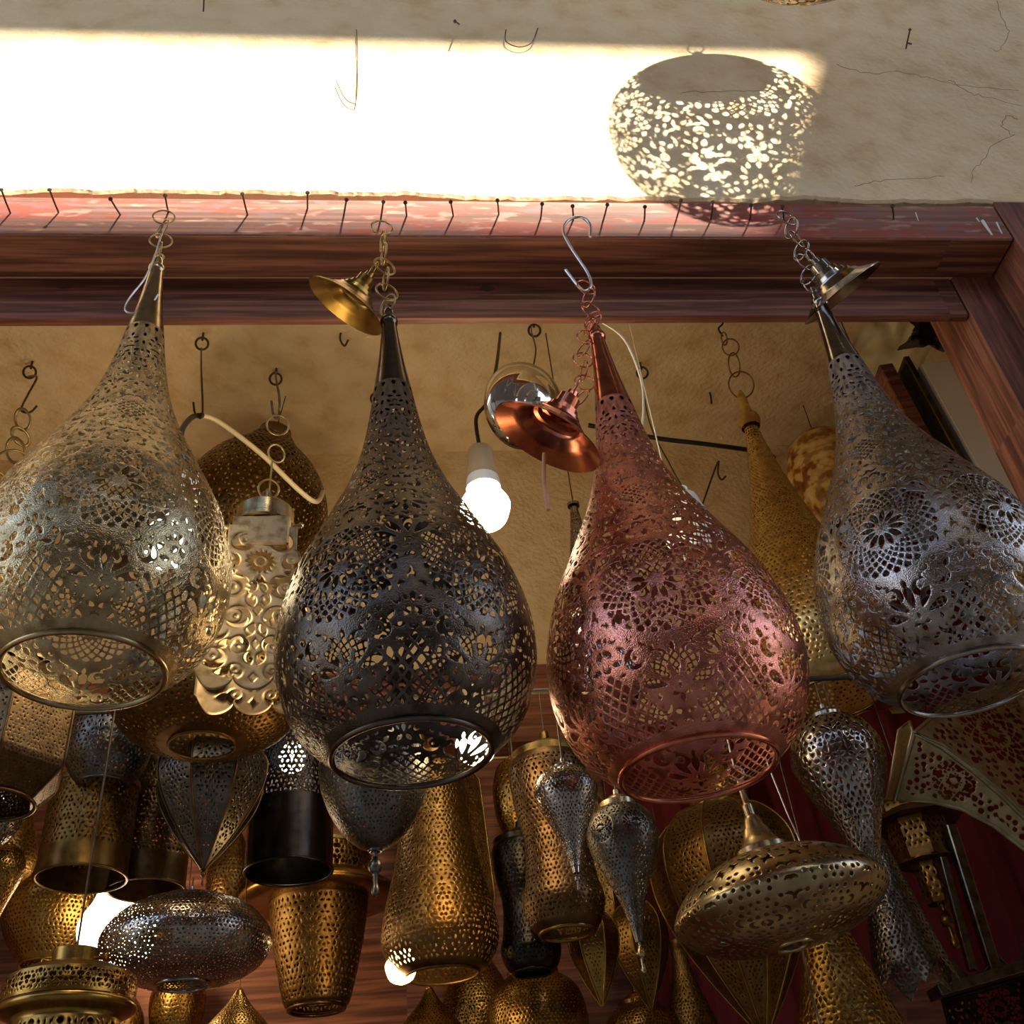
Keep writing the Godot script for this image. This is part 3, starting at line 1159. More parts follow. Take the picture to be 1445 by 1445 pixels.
func build_setting() -> void:
	# street: paving, house across the lane, roof over the lane with the gap that lets the strip of sun in
	struct("floor", box(Vector3(-9, -0.2, -3), Vector3(9, 0, 9)), M.paving)
	struct("wall_street", box(Vector3(-9, 0, 5.2), Vector3(9, 5.1, 5.6)), M.facade)
	struct("trim_roof", box(Vector3(-5.0, 6.2, -1.4), Vector3(6.0, 6.28, 3.491)), M.awning)
	struct("trim_roof", box(Vector3(-5.0, 6.2, 4.323), Vector3(6.0, 6.28, 6.8)), M.awning)
	struct("trim_roof", box(Vector3(2.049, 6.2, 3.491), Vector3(6.0, 6.28, 4.323)), M.awning)
	# front wall over the lintel, with a crumbling lower edge
	var g := Bag.new()
	rng.seed = 19
	var xs := []
	var x := -2.0
	while x < 2.6:
		xs.append(x)
		x += rng.randf_range(0.004, 0.018)
	var ys := []
	var drift := 0.0
	for k in xs.size():
		drift = clampf(drift + rng.randf_range(-0.003, 0.003), -0.005, 0.006)
		ys.append(2.885 + drift + rng.randf_range(-0.0015, 0.0015))
	for k in xs.size() - 1:
		var z := WALL_Z - 0.004
		g.quad(Vector3(xs[k], 4.8, z), Vector3(xs[k + 1], 4.8, z), Vector3(xs[k + 1], ys[k + 1] + 0.004, z), Vector3(xs[k], ys[k] + 0.004, z))
		g.quad(Vector3(xs[k], ys[k] + 0.004, z), Vector3(xs[k + 1], ys[k + 1] + 0.004, z), Vector3(xs[k + 1], ys[k + 1], z - 0.004), Vector3(xs[k], ys[k], z - 0.004))
		g.quad(Vector3(xs[k], ys[k], z - 0.004), Vector3(xs[k + 1], ys[k + 1], z - 0.004), Vector3(xs[k + 1], ys[k + 1], z - 0.06), Vector3(xs[k], ys[k], z - 0.06))
	var wall := struct("wall_front", g.mesh(), M.plaster)
	# hairline cracks in the plaster
	for c in [[[1180, 92], [1225, 104], [1262, 101], [1300, 108], [1345, 120], [1390, 124], [1450, 130]], [[1338, 112], [1352, 122], [1375, 134], [1400, 138], [1450, 152]], [[1438, 170], [1420, 163], [1412, 178], [1430, 192], [1400, 205], [1388, 225], [1372, 243], [1370, 262]], [[1408, 0], [1412, 22], [1424, 45], [1418, 62], [1408, 72], [1395, 68]], [[960, 130], [1010, 128], [1050, 130], [1085, 127], [1118, 124], [1170, 120]], [[1205, 262], [1240, 256], [1290, 252], [1345, 248]]]:
		var w := []
		for q in c.size() - 1:
			for m in 5:
				var t := m / 5.0
				w.append(on_z(lerpf(c[q][0], c[q + 1][0], t) + rng.randf_range(-2, 2), lerpf(c[q][1], c[q + 1][1], t) + rng.randf_range(-2, 2), WALL_Z - 0.0041))
		part("crack", tube(w, 0.0006, 5, false, 0.0004), M.crack, wall)
	part("wall_core", box(Vector3(-2.0, 2.862, WALL_Z - 0.20), Vector3(2.6, 4.8, WALL_Z - 0.055)), M.plaster, wall)
	# lintel: street board, soffit, set-back inner board
	struct("trim_lintel", box(Vector3(-2.0, 2.786, -0.98), Vector3(0.932, 2.867, WALL_Z), 0.0015), M.wood_face)
	struct("trim_lintel", box(Vector3(-2.0, 2.700, -0.988), Vector3(0.862, 2.790, -0.974), 0.0015), M.wood)
	struct("trim_lintel", box(Vector3(-2.0, 2.7835, -0.976), Vector3(0.866, 2.7865, -0.9715)), M.lit_line)  # added strip; its pale colour stands for a thin lit line
	struct("trim_lintel", box(Vector3(-2.0, 2.7842, -0.972), Vector3(0.930, 2.7875, WALL_Z - 0.002)), M.wood)  # thin added board; its darker wood stands in for shade on the soffit
	# right jamb, boards with upright grain
	var up := Basis(Vector3.BACK, PI / 2)
	struct("trim_jamb", box(Vector3(0.0, -0.058, -0.04), Vector3(2.875, 0.058, 0.042), 0.0015), M.wood, Vector3(0.992, 0, -0.94), up)
	struct("trim_jamb", box(Vector3(0.0, -0.063, -0.044), Vector3(2.788, 0.063, 0.044), 0.0015), M.wood, Vector3(0.927, 0, -1.016), up)
	# knot holes in the inner board, their shade painted as flush discs, paint drips on the outer one
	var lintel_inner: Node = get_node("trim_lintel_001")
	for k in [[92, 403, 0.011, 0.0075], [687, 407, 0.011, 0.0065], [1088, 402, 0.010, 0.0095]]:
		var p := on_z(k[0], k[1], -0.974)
		part("knot_hole_disc", lathe([Vector2(0.0, 0.0005), Vector2(0.7, 0.0004), Vector2(1.0, 0.0003), Vector2(1.0, -0.001)], 14), M.knot_hole_shade, lintel_inner, p, Basis.from_scale(Vector3(k[2], k[3], 1.0)) * Basis(Vector3.RIGHT, PI / 2))
	var lintel_face: Node = get_node("trim_lintel")
	for k in [[1386, 312, 1400, 332, 0.003], [1406, 314, 1414, 330, 0.0016], [1292, 300, 1296, 312, 0.001], [1378, 308, 1382, 313, 0.0015]]:
		part("paint_drip", tube([on_z(k[0], k[1], WALL_Z), on_z((k[0] + k[2]) * 0.5, (k[1] + k[3]) * 0.5, WALL_Z + 0.0004), on_z(k[2], k[3], WALL_Z)], k[4], 6, false, k[4] * 0.5), M.paint, lintel_face)
	struct("wall_front", box(Vector3(1.05, 0, -1.10), Vector3(2.6, 2.9, WALL_Z - 0.006)), M.plaster)
	struct("wall_front", box(Vector3(-2.2, 0, -1.10), Vector3(-1.3, 2.8, WALL_Z - 0.006)), M.plaster)
	# stall interior
	struct("wall_inner", box(Vector3(-2.0, 2.725, -1.000), Vector3(2.6, 4.8, -0.986)), M.plaster)
	struct("ceiling", box(Vector3(-2.2, CEIL_Y, -2.3), Vector3(2.6, CEIL_Y + 0.2, -1.09)), M.plaster)
	struct("wall_back", box(Vector3(-2.2, 0, -2.2), Vector3(2.6, CEIL_Y + 0.1, BACK_Z)), M.plaster)
	struct("wall_left", box(Vector3(-2.2, 0, -2.2), Vector3(-1.6, CEIL_Y + 0.1, -1.0)), M.plaster)
	struct("wall_right", box(Vector3(1.35, 0, -2.2), Vector3(2.6, CEIL_Y + 0.1, -1.0)), M.plaster)


func build_front_row() -> void:
	rng.seed = 23
	var L1 := teardrop("teardrop_lamp", "pale brass pierced teardrop lamp with a bent wire dangling at its neck", Vector2(224, 365), M.brass_pale, M.brass_pale_plain, -0.20, 0.003)
	var L2 := teardrop("teardrop_lamp", "dark gunmetal pierced teardrop lamp with an old brass bell rose on its chain", Vector2(548, 437), M.gunmetal, M.gunmetal_plain, 0.04, 0.019)
	var L3 := teardrop("teardrop_lamp", "copper pierced teardrop lamp hung from a steel S-hook", Vector2(838, 458), M.copper, M.copper_plain, 0.227, 0.022)
	var L4 := teardrop("teardrop_lamp", "silver pierced teardrop lamp hanging beside the wooden door jamb", Vector2(1150, 412), M.silver, M.silver_plain, -0.26, -0.004, 0.98)
	# chains
	var z := ROW_Z
	chain_px(L1, [[232, 298], [224, 366]], 0.0135, 0.0012, M.old_brass_wire)
	chain_px(L2, [[538, 312], [541, 350], [548, 440]], 0.0140, 0.0014, M.old_brass_wire)
	chain_px(L3, [[826, 398], [838, 460]], 0.0125, 0.0011, M.copper_plain)
	chain_px(L3, [[834, 452], [822, 500], [826, 548], [815, 575]], 0.0120, 0.0010, M.copper_plain, 1)
	chain_px(L4, [[1106, 300], [1128, 345], [1150, 414]], 0.0145, 0.0013, M.silver_plain)
	canopy_on(L2, Vector2(488, 432), 0.053, lean(0.53, 0.80, -0.24), M.gold, z + 0.01)
	canopy_on(L3, Vector2(772, 618), 0.062, lean(0.46, 0.82, -0.33), M.copper_plain, z + 0.05)
	canopy_on(L4, Vector2(1189, 414), 0.060, lean(-0.60, 0.78, -0.14), M.silver_plain, z)
	# hooks
	s_hook("steel S-hook holding the chain of the copper lamp", [[833, 334], [832, 316], [819, 306], [802, 311], [795, 326], [806, 350], [829, 385], [834, 402], [826, 411], [816, 404], [798, 381]], z, 0.0021, M.wire, "s_hook")
	s_hook("bent steel wire looped beside the neck of the pale brass lamp", [[228, 330], [219, 360], [205, 392], [182, 422], [177, 438], [190, 442], [212, 430], [223, 416]], z + 0.012, 0.0012, M.wire)
	s_hook("thin wire J-hook on the sunlit plaster", [[503, 42], [505, 90], [503, 140], [496, 145], [485, 136], [474, 113]], WALL_Z + 0.004, 0.0009, M.iron)
	s_hook("thin wire loop on the plaster above the sunlit strip", [[714, 42], [714, 58], [732, 66], [750, 60], [759, 40]], WALL_Z + 0.004, 0.0011, M.iron)
	# nails along the top of the lintel, and a few in the plaster
	var spots := [[2, 268, 16, 304], [70, 268, 84, 303], [156, 281, 171, 305], [233, 276, 238, 302], [342, 274, 350, 306], [434, 272, 434, 296], [489, 282, 485, 305], [541, 285, 537, 312], [572, 286, 574, 306], [636, 285, 640, 306], [702, 283, 704, 304], [765, 288, 763, 309], [808, 291, 809, 312], [857, 289, 850, 315], [910, 292, 909, 314], [961, 283, 956, 304], [1006, 285, 1003, 312], [1060, 290, 1058, 312], [1104, 292, 1106, 312], [1259, 291, 1261, 311]]
	var head := lathe([Vector2(0, 0.0012), Vector2(0.0028, 0.001), Vector2(0.003, 0.0), Vector2(0.0012, -0.0008), Vector2(0.0, -0.0008)], 12)
	for s in spots:
		var tip := on_z(s[0], s[1], WALL_Z + 0.040)
		var root := on_z(s[2], s[3], WALL_Z - 0.004)
		var o := thing("nail", "rusty iron nail bent upward in the lintel board", "nail", root, "nails along the lintel")
		part("shank", tube([Vector3.ZERO, (tip - root) * 0.5 + Vector3(0, -0.001, 0.001), tip - root], 0.0013, 7), M.iron, o)
		part("nail_head", head, M.iron, o, tip - root, along(tip - root))
	for s in [[288, -6, 287, 17, "iron nail in the shaded plaster above the sunlit strip"], [1284, 42, 1278, 70, "iron nail with a curl of wire in the shaded plaster"], [642, 30, 648, 34, "short nail stub in the shaded plaster over the sunlit strip"]]:
		var tip := on_z(s[0], s[1], WALL_Z + 0.035)
		var root := on_z(s[2], s[3], WALL_Z - 0.006)
		var o := thing("nail", s[4], "nail", root, "nails in the plaster")
		part("shank", tube([Vector3.ZERO, tip - root], 0.0014, 7), M.iron, o)
		part("nail_head", head, M.iron, o, tip - root, along(tip - root))
		if s[0] == 1284:
			var w := []
			for k in 9:
				w.append(Vector3(0.004 + 0.005 * sin(k * 0.7), 0.004 + 0.005 * cos(k * 0.7), 0.008 + k * 0.0006))
			part("wire_curl", tube(w, 0.0008, 6), M.iron, o)

func chain_px(lamp_: Node3D, path: Array, rad: float, wire: float, mat: Material, first := 0) -> void:
	var f := first
	for k in path.size() - 1:
		var a := on_z(path[k][0], path[k][1], ROW_Z)
		var b := on_z(path[k + 1][0], path[k + 1][1], ROW_Z)
		chain_local(a, b, rad, wire, mat, lamp_, f)
		f += 1
func chain_local(a: Vector3, b: Vector3, rad: float, wire: float, mat: Material, parent: Node3D, first: int) -> void:
	var inv := parent.transform.affine_inverse()
	var d := b - a
	var pitch := 2.0 * rad - 2.0 * wire
	var n := maxi(1, int(round(d.length() / pitch)))
	for k in n:
		var p := a + d * ((k + 0.5) / n)
		var ax := along(d, rng.randf_range(-0.3, 0.3) + (1.1 if (k + first) % 2 else -0.35))
		part("chain_ring", ring(rad, wire), mat, parent, inv * p, inv.basis * ax * Basis(Vector3.RIGHT, PI / 2))
func canopy_on(lamp_: Node3D, px: Vector2, rad: float, axis: Vector3, mat: Material, z: float) -> void:
	var inv := lamp_.transform.affine_inverse()
	var p := on_z(px.x, px.y, z)
	part("bell_rose", canopy_mesh(rad), mat, lamp_, inv * p, inv.basis * along(axis))
	part("chain_ring", ring(0.010, 0.0012), mat, lamp_, inv * (p + axis * rad * 1.1), inv.basis * along(axis.cross(lean(0, 0, 1))))

func build_street_globe() -> void:
	# hangs over the street from an iron bracket, its lower edge just in view; the sun throws its shadow on the plaster
	var at := Vector3(0.646, 3.222, -0.58)
	var o := thing("globe_lamp", "gold pierced globe lamp whose underside shows above the shaded plaster", "lamp", at - Vector3(0, 0.16, 0))
	var prof := smooth([Vector2(0.05, 0.400), Vector2(0.110, 0.388), Vector2(0.155, 0.345), Vector2(0.184, 0.28), Vector2(0.19, 0.21), Vector2(0.178, 0.13), Vector2(0.135, 0.055), Vector2(0.07, 0.012), Vector2(0.02, 0.0)], 0.0024)
	var sh := pierced(prof, 5, 0.0023)
	rng.seed = 77
	sh.blocked.resize(sh.sd.size())
	var sr := sh.s_of(0.215)
	sh.rosette(0.0, sr, 0.085, 14, 12.0, 0.40)
	for j in sh.nv + 1:
		for i in sh.nu + 1:
			if Vector2(i * sh.da * sh.rr[j], j * sh.ds - sr).length() < 0.087:
				sh.blocked[j * (sh.nu + 1) + i] = 1
	sh.scatter(rng, sh.s_of(0.378), sh.length * 0.97, 0.0175, [LEAF, TEAR, DOT, LEAF], 0.52, 0.25, 0.005)
	part("pierced_body", sh.build(5.0), M.gold, o, Vector3.ZERO, Basis(Vector3.UP, 0.35))
	part("cap", lathe(Array(smooth([Vector2(0.004, 0.465), Vector2(0.012, 0.455), Vector2(0.020, 0.435), Vector2(0.06, 0.412), Vector2(0.090, 0.397)], 0.004)), 32), M.gold, o)
	var topy := o.position.y + 0.465
	for k in 6:
		part("chain_ring", ring(0.015, 0.0018), M.gold, o, Vector3(0, 0.475 + k * 0.024, 0), Basis(Vector3.UP, 0.5 + k * PI / 2) * Basis(Vector3.RIGHT, PI / 2))
	var br := thing("wall_bracket", "iron bracket arm holding the gold globe lamp out from the wall", "bracket", Vector3(at.x, topy + 0.145, WALL_Z))
	part("arm", tube([Vector3(0, 0, -0.01), Vector3(0, 0, 0.32), Vector3(0, 0.012, 0.335)], 0.006, 10), M.iron, br)
	part("wall_plate", box(Vector3(-0.02, -0.04, -0.004), Vector3(0.02, 0.04, 0.006), 0.001), M.iron, br)

func build_inside() -> void:
	var holes_leaf := [LEAF, TEAR, TRI, LEAF]
	var holes_dots := [DOT]
	var warm := Color(1.0, 0.82, 0.55)
	# hanging rods across the stall
	for z in [-1.2, -1.35, -1.5, -1.62, -1.75]:
		var y := rod_y(z)
		var x0 := -1.62 if z < -1.3 else on_z(515, 985, z).x
		var o := thing("hanging_rod", "dark iron rod across the stall that the lower lamps hang from", "rod", Vector3(1.37, y, z), "hanging rods")
		part("rod", tube([Vector3.ZERO, Vector3(x0 - 1.37, 0, 0)], 0.004, 8), M.dark_iron, o)
		if z > -1.3:
			part("strap", box(Vector3(on_z(561, 985, z).x - 1.373, -0.004, -0.002), Vector3(on_z(561, 985, z).x - 1.367, CEIL_Y - y, 0.002)), M.dark_iron, o)
	# --- the bare bulbs
	var b := bulb_at("pendant_bulb", "lit bare bulb in a beige socket between the gunmetal and copper lamps", Vector2(685, 717), -1.15, 0.036, 0.092, Color(1.0, 0.90, 0.70))
	socket(b, 0.036, M.cream_plastic, [[672, 590], [688, 566, -0.02], [700, 520, -0.1], [706, 470, -0.38]], M.black_rubber, -1.15)
	b = bulb_at("pendant_bulb", "lit bulb glowing behind the rim of the gunmetal lamp", Vector2(672, 1052), -1.20, 0.026, 0.06, warm)
	socket(b, 0.026, M.cream_plastic, [[672, 985]], M.black_rubber, -1.20)
	b = bulb_at("globe_bulb", "big lit globe bulb behind the oval pierced lamp", Vector2(166, 1316), -1.69, 0.060, 0.13, warm)
	socket(b, 0.030, M.cream_plastic, [[176, 1180], [192, 985]], M.black_rubber, -1.69)
	b = bulb_at("pendant_bulb", "lit bulb inside the black cylinder lamp", Vector2(412, 1072), -1.56, 0.022, 0.06, Color(1.0, 0.93, 0.80))
	socket(b, 0.020, M.cream_plastic, [[413, 985]], M.black_rubber, -1.56)
	b = bulb_at("pendant_bulb", "lit bulb at the mouth of the tall gold urn lamp", Vector2(566, 1366), -1.50, 0.022, 0.05, warm, true)
	socket(b, 0.022, M.cream_plastic, [[566, 1200], [566, 975]], M.black_rubber, -1.50)
	var ub := bulb_at("pendant_bulb", "lit bulb in a white socket on a blue and black cable", Vector2(238, 768), -1.01, 0.032, 0.10, Color(1.0, 0.90, 0.70))
	var sk := on_z(268, 682, -1.01) - ub.position
	part("socket", tube([Vector3(0, 0.030, 0), sk * 0.6, sk, sk * 1.14], 0.020, 18, false, 0.012), M.white_plastic, ub)
	part("blue_lead", tube([sk * 1.1, on_z(256, 632, -1.02) - ub.position, on_z(254, 616, -1.04) - ub.position], 0.003, 8), M.cyan_rubber, ub)
	part("cable", tube(curve([on_z(254, 622, -1.03) - ub.position, on_z(258, 604, -1.08) - ub.position, on_z(272, 588, -1.2) - ub.position, on_z(286, 586, -1.22) - ub.position]), 0.0042, 8), M.black_rubber, ub)
	part("sheath", tube(curve([on_z(284, 586, -1.22) - ub.position, on_z(310, 596, -1.24) - ub.position, on_z(368, 640, -1.28) - ub.position, on_z(420, 690, -1.34) - ub.position, on_z(446, 708, -1.38) - ub.position, on_z(456, 694, -1.5) - ub.position]), 0.0042, 8), M.cream_rubber, ub)
	# --- upper part of the stall
	gold_teardrop()
	var dr := lamp("drum_lamp", "wide brass dome lamp drilled with rows of dots behind the cream lantern", M.gold_dull, "bowl", Vector2(352, 612), 800, 205, -1.72, 16, [holes_dots, 8.5, 0.30], {"grow": 0.1, "hang": 560.0, "tilt": -0.2, "s0": 0.1})
	cream_lantern()
	var dome := thing("chrome_dome", "polished chrome dome shade hanging on a wire behind the copper rose", "lamp shade", on_z(742, 572, -1.12))
	var dg := Bag.new()
	var dp := [Vector2(0.0, 0.62), Vector2(0.10, 0.60), Vector2(0.12, 0.48), Vector2(0.26, 0.46), Vector2(0.28, 0.40), Vector2(0.44, 0.37), Vector2(0.46, 0.33), Vector2(0.62, 0.28)]
	for k in 9:
		dp.append(Vector2(0.64 + 0.36 * sin(k / 8.0 * PI / 2), 0.26 * cos(k / 8.0 * PI / 2) - 0.12 * k / 8.0))
	var da := []
	for p in dp:
		da.append(p * 0.068)
	add_lathe(dg, da, 48)
	part("shade", dg.mesh(), M.chrome, dome, Vector3.ZERO, along(lean(0.42, 0.05, 0.72)))
	part("hanging_wire", tube(curve([on_z(752, 520, -1.10) - dome.position, on_z(756, 492, -1.12) - dome.position, on_z(750, 468, -1.3) - dome.position, on_y(750, 458, CEIL_Y) - dome.position]), 0.0013, 6), M.iron, dome)
	s_hook("tan strap dangling under the copper bell rose", [[768, 640], [768, 680], [774, 720]], -0.80, 0.0022, M.tan_strap, "strap")
	lamp("spire_lamp", "small silver teardrop lamp almost hidden behind the copper lamp", M.silver_plain, "teardrop", Vector2(809, 712), 1000, 112, -1.275, 8, [holes_leaf, 8.0, 0.42], {"hang": 470.0, "trim": M.silver_plain, "cap": 1.6})
	lamp("hide_lamp", "mottled tan and white hide lamp behind the silver lamp", M.hide, "globe", Vector2(1150, 618), 740, 110, -1.80, 8, [[DOT], 60, 0.01], {"hang": 560.0, "body": "shade"})
	var wl := thing("white_cup_lamp", "small white glass cup shade peeping over the copper lamp's shoulder", "lamp shade", on_z(968, 712, -1.15))
	part("cup", lathe(Array(smooth([Vector2(0.010, 0.02), Vector2(0.018, 0.012), Vector2(0.024, -0.01), Vector2(0.040, -0.06), Vector2(0.044, -0.10)], 0.005)), 28), M.white_plastic, wl)
	part("loop", ring(0.009, 0.0022), M.white_plastic, wl, Vector3(-0.002, 0.03, 0), Basis(Vector3.RIGHT, 1.2))
	part("cord", tube(curve([Vector3(0, 0.038, 0), on_z(945, 655, -1.18) - wl.position, on_z(915, 590, -1.25) - wl.position, on_y(903, 512, CEIL_Y) - wl.position]), 0.0012, 6), M.iron, wl)
	ceiling_hooks()
	var cb := part(numbered("cable"), tube(curve([on_z(830, 600, -1.6), on_z(925, 618, -1.6), on_z(990, 626, -1.6), on_z(1050, 634, -1.62), on_z(1082, 640, -1.75), on_z(1092, 645, -1.95)]), 0.005, 8), M.black_rubber, self)
	tag(cb, "black cable slung across behind the gold dotted lamp", "cable")
	var cc := part(numbered("cord"), tube(curve([on_z(845, 452, -0.99), on_z(880, 478, -1.0), on_z(903, 530, -1.02), on_z(908, 570, -1.02), on_z(905, 620, -1.02)]), 0.0016, 8), M.clear_cord, self)
	tag(cc, "clear flex running down behind the copper lamp's neck", "cord")
	right_corner()
	# --- lower left
	lamp("bowl_lamp", "wide shallow brass bowl lamp with pinholes under the pale brass lamp", M.gold_dull, "bowl", Vector2(302, 890), 1052, 262, -1.27, 14, [holes_dots, 9.5, 0.24], {"hang": 700.0, "grow": 0.2, "finial": 14.0})
	lamp("box_lantern", "six-sided dark brass lantern with beaded edges under the pale brass lamp", M.bronze, "prism", Vector2(28, 945), 1135, 190, -1.1, 6, [holes_leaf, 6.0, 0.36], {"facets": true, "sharp": true, "turn": 0.35, "hang": 900.0, "s0": 0.12})
	lamp("globe_lamp", "dark pewter globe lamp with an open bottom behind the six-sided lantern", M.pewter, "globe", Vector2(163, 992), 1108, 118, -1.45, 12, [holes_leaf, 7.2, 0.40], {})
	lamp("cylinder_lamp", "brass cylinder lamp with an open bottom beside the bronze cylinder", M.gold_dull, "cylinder", Vector2(135, 1113), 1240, 120, -1.5, 12, [holes_leaf, 7.2, 0.36], {"sharp": true, "s1": 0.75, "cap": 1.0})
	lamp("cylinder_lamp", "slim bronze cylinder lamp beside the brass cylinder", M.bronze, "cylinder", Vector2(227, 1090), 1256, 102, -1.58, 12, [holes_leaf, 7.2, 0.36], {"sharp": true, "s1": 0.78})
	lamp("faceted_drop_lamp", "gunmetal ribbed drop lamp tapering to a brass bead above the oval lamp", M.pewter, "drop", Vector2(304, 1046), 1226, 160, -1.46, 8, [holes_leaf, 7.2, 0.42], {"facets": true, "turn": 0.2, "finial": 26.0, "trim": M.bronze})
	lamp("cylinder_lamp", "black cylinder lamp lit through its pierced top", M.black_metal, "cylinder", Vector2(416, 1024), 1230, 117, -1.56, 14, [holes_leaf, 7.6, 0.40], {"sharp": true, "s1": 0.6, "cap": 0.0, "hang": 0.0})
	lamp("tulip_lamp", "dark bronze tulip lamp with a rosette and a turned spindle finial", M.pewter, "tulip", Vector2(528, 1052), 1200, 156, -1.2, 6, [holes_leaf, 7.2, 0.36], {"finial": 66.0, "rosette": [0.72, 20.0], "turn": 0.05})
	lamp("oval_lamp", "squat silver oval lamp in front of the big globe bulb", M.silver_plain, "oval", Vector2(270, 1266), 1390, 236, -1.24, 14, [holes_leaf, 6.4, 0.40], {"hang": 1240.0})
	lamp("pot_lamp", "big round brass pot lamp behind the globe bulb", M.gold, "pot", Vector2(92, 1225), 1362, 150, -1.83, 12, [holes_leaf, 6.8, 0.36], {})
	gallery_lantern()
	lamp("glass_drop_lamp", "clear brass-webbed drop lamp at the stall's left end", M.silver_plain, "tulip", Vector2(2, 1124), 1196, 76, -1.35, 10, [holes_leaf, 6.4, 0.42], {})
	lamp("spike_lamp", "slender brass spike lamp below the webbed drop lamp", M.gold, "long_drop", Vector2(10, 1195), 1330, 60, -1.43, 10, [holes_leaf, 5.6, 0.40], {"finial": 16.0})
	brim_lamp()
	lamp("urn_lamp", "tall gold urn lamp lit from its mouth", M.gold_dull, "urn", Vector2(610, 1072), 1376, 158, -1.5, 12, [holes_leaf, 8.0, 0.40], {})
	lamp("panel_lantern", "narrow four-sided brass lantern widening downward behind the gold urn", M.gold, "taper", Vector2(655, 1085), 1290, 62, -1.75, 4, [holes_leaf, 5.6, 0.38], {"facets": true, "sharp": true, "turn": 0.5})
	# --- lower middle
	lamp("bell_lamp", "bronze bell lamp with a wide brass collar and an open mouth", M.bronze, "bell", Vector2(772, 1072), 1316, 118, -1.35, 12, [holes_leaf, 7.6, 0.38], {"trim": M.gold, "cap": 1.25, "rim_wire": 0.003})
	lamp("drop_lamp", "bright silver drop lamp with a long thin point in front of the bronze bell", M.silver_plain, "long_drop", Vector2(795, 1086), 1232, 92, -1.1, 10, [holes_leaf, 6.0, 0.40], {"finial": 28.0, "trim": M.silver_plain})
	lamp("bell_lamp", "black flared bell lamp hanging lowest beside the bronze bell", M.black_metal, "bell", Vector2(735, 1190), 1372, 88, -1.5, 10, [holes_leaf, 8.0, 0.26], {})
	lamp("drop_lamp", "pale silver drop lamp with a small rosette and a beaded finial under the copper lamp", M.pewter, "long_drop", Vector2(872, 1138), 1330, 104, -1.2, 6, [holes_leaf, 6.4, 0.40], {"finial": 44.0, "rosette": [0.78, 22.0], "turn": 0.75, "trim": M.brass_pale_plain, "cap": 1.3})
	lamp("panel_lantern", "gold four-sided lantern with arabesque panels between two silver drop lamps", M.gold, "taper", Vector2(835, 1120), 1306, 60, -1.75, 4, [holes_leaf, 5.2, 0.40], {"facets": true, "sharp": true, "turn": 0.9})
	lamp("leaf_lamp", "gold pointed leaf-shaped drop lamp below the arabesque lantern", M.gold, "drop", Vector2(832, 1285), 1420, 72, -1.5, 6, [holes_leaf, 6.4, 0.3], {"facets": true})
	lamp("leaf_lamp", "brass ribbed drop lamp behind the beaded silver drop", M.gold_dull, "drop", Vector2(895, 1275), 1425, 84, -1.62, 6, [holes_leaf, 6.4, 0.34], {"facets": true, "turn": 0.6})
	lamp("large_drop_lamp", "large brass drop lamp with a bright lower edge behind the saucer lamp", M.gold_dull, "drop", Vector2(1010, 1142), 1462, 226, -1.5, 10, [holes_leaf, 7.6, 0.36], {"facets": true, "cap": 1.2, "turn": 0.1, "trim": M.gold})
	saucer_lamp()
	# --- lower right
	lamp("bulb_shaped_lamp", "silver round-topped lamp tapering to a thin finial beside the star lantern", M.silver_plain, "long_drop", Vector2(1166, 1016), 1268, 134, -1.2, 8, [[LEAF, TRI, TEAR], 10.5, 0.44], {"finial": 42.0, "turn": 0.4})
	lamp("crown_lamp", "silver flared lamp with leaf points along its lower edge", M.pewter, "cone", Vector2(1222, 1160), 1402, 118, -1.40, 6, [holes_leaf, 8.0, 0.42], {"teeth": 34.0, "rim": false})
	lamp("cone_lamp", "brass flared lamp pierced with whirling triangles below the saucer lamp", M.gold, "cone", Vector2(1150, 1262), 1490, 165, -1.32, 8, [[TRI, LEAF], 10.5, 0.46], {"rim": false})
	pagoda_lantern()
	star_lantern()
	metal_rack()
	# --- the dim back row
	for a in [[40, 1090, 1240, 84, "bottle", "dull brass bottle-shaped lamp against the back wall behind the brass cylinder"], [331, 1150, 1300, 80, "onion", "dull brass onion lamp against the back wall behind the ribbed drop"], [255, 1370, 1470, 96, "globe", "dull brass globe lamp at the back under the oval lamp"], [181, 1390, 1480, 70, "onion", "dull brass onion lamp at the back next to the gallery lantern"], [955, 1330, 1500, 96, "bottle", "dull brass bottle-shaped lamp at the back below the large drop lamp"], [1011, 1060, 1180, 86, "pot", "dull brass pot lamp at the back above the large drop lamp"], [594, 1040, 1180, 80, "bottle", "dull brass bottle-shaped lamp at the back behind the tulip lamp"], [720, 1075, 1180, 72, "globe", "dull brass globe lamp at the back under the wooden shelf"]]:
		lamp("back_row_lamp", a[5], M.gold_dull if a[0] % 3 else M.gold, a[4], Vector2(a[0], a[1]), a[2], a[3] * 0.8, -1.62 if a[0] == 40 else (-1.87 if a[0] % 2 else -1.76), 10, [holes_leaf, 6.4, 0.34], {"group": "brass lamps in the back row", "hang": 1010.0})
	for a in [[606, 1396, 1540, 110, "onion", -1.70, "fat brass onion lamp under the tall gold urn"], [668, 1318, 1530, 112, "onion", -1.86, "tall brass onion lamp under the narrow panel lantern"], [752, 1376, 1550, 146, "pot", -1.68, "broad brass pot lamp under the black and bronze bells"], [338, 1398, 1540, 112, "onion", -1.64, "brass onion lamp between the oval lamp and the tapered bucket"], [900, 1418, 1560, 112, "pot", -1.86, "brass pot lamp below the ribbed brass drop"]]:
		lamp("low_brass_lamp", a[6], M.gold, a[4], Vector2(a[0], a[1]), a[2], a[3], a[5], 12, [holes_dots, 5.5, 0.26], {"group": "low brass lamps at the back", "hang": 1010.0})
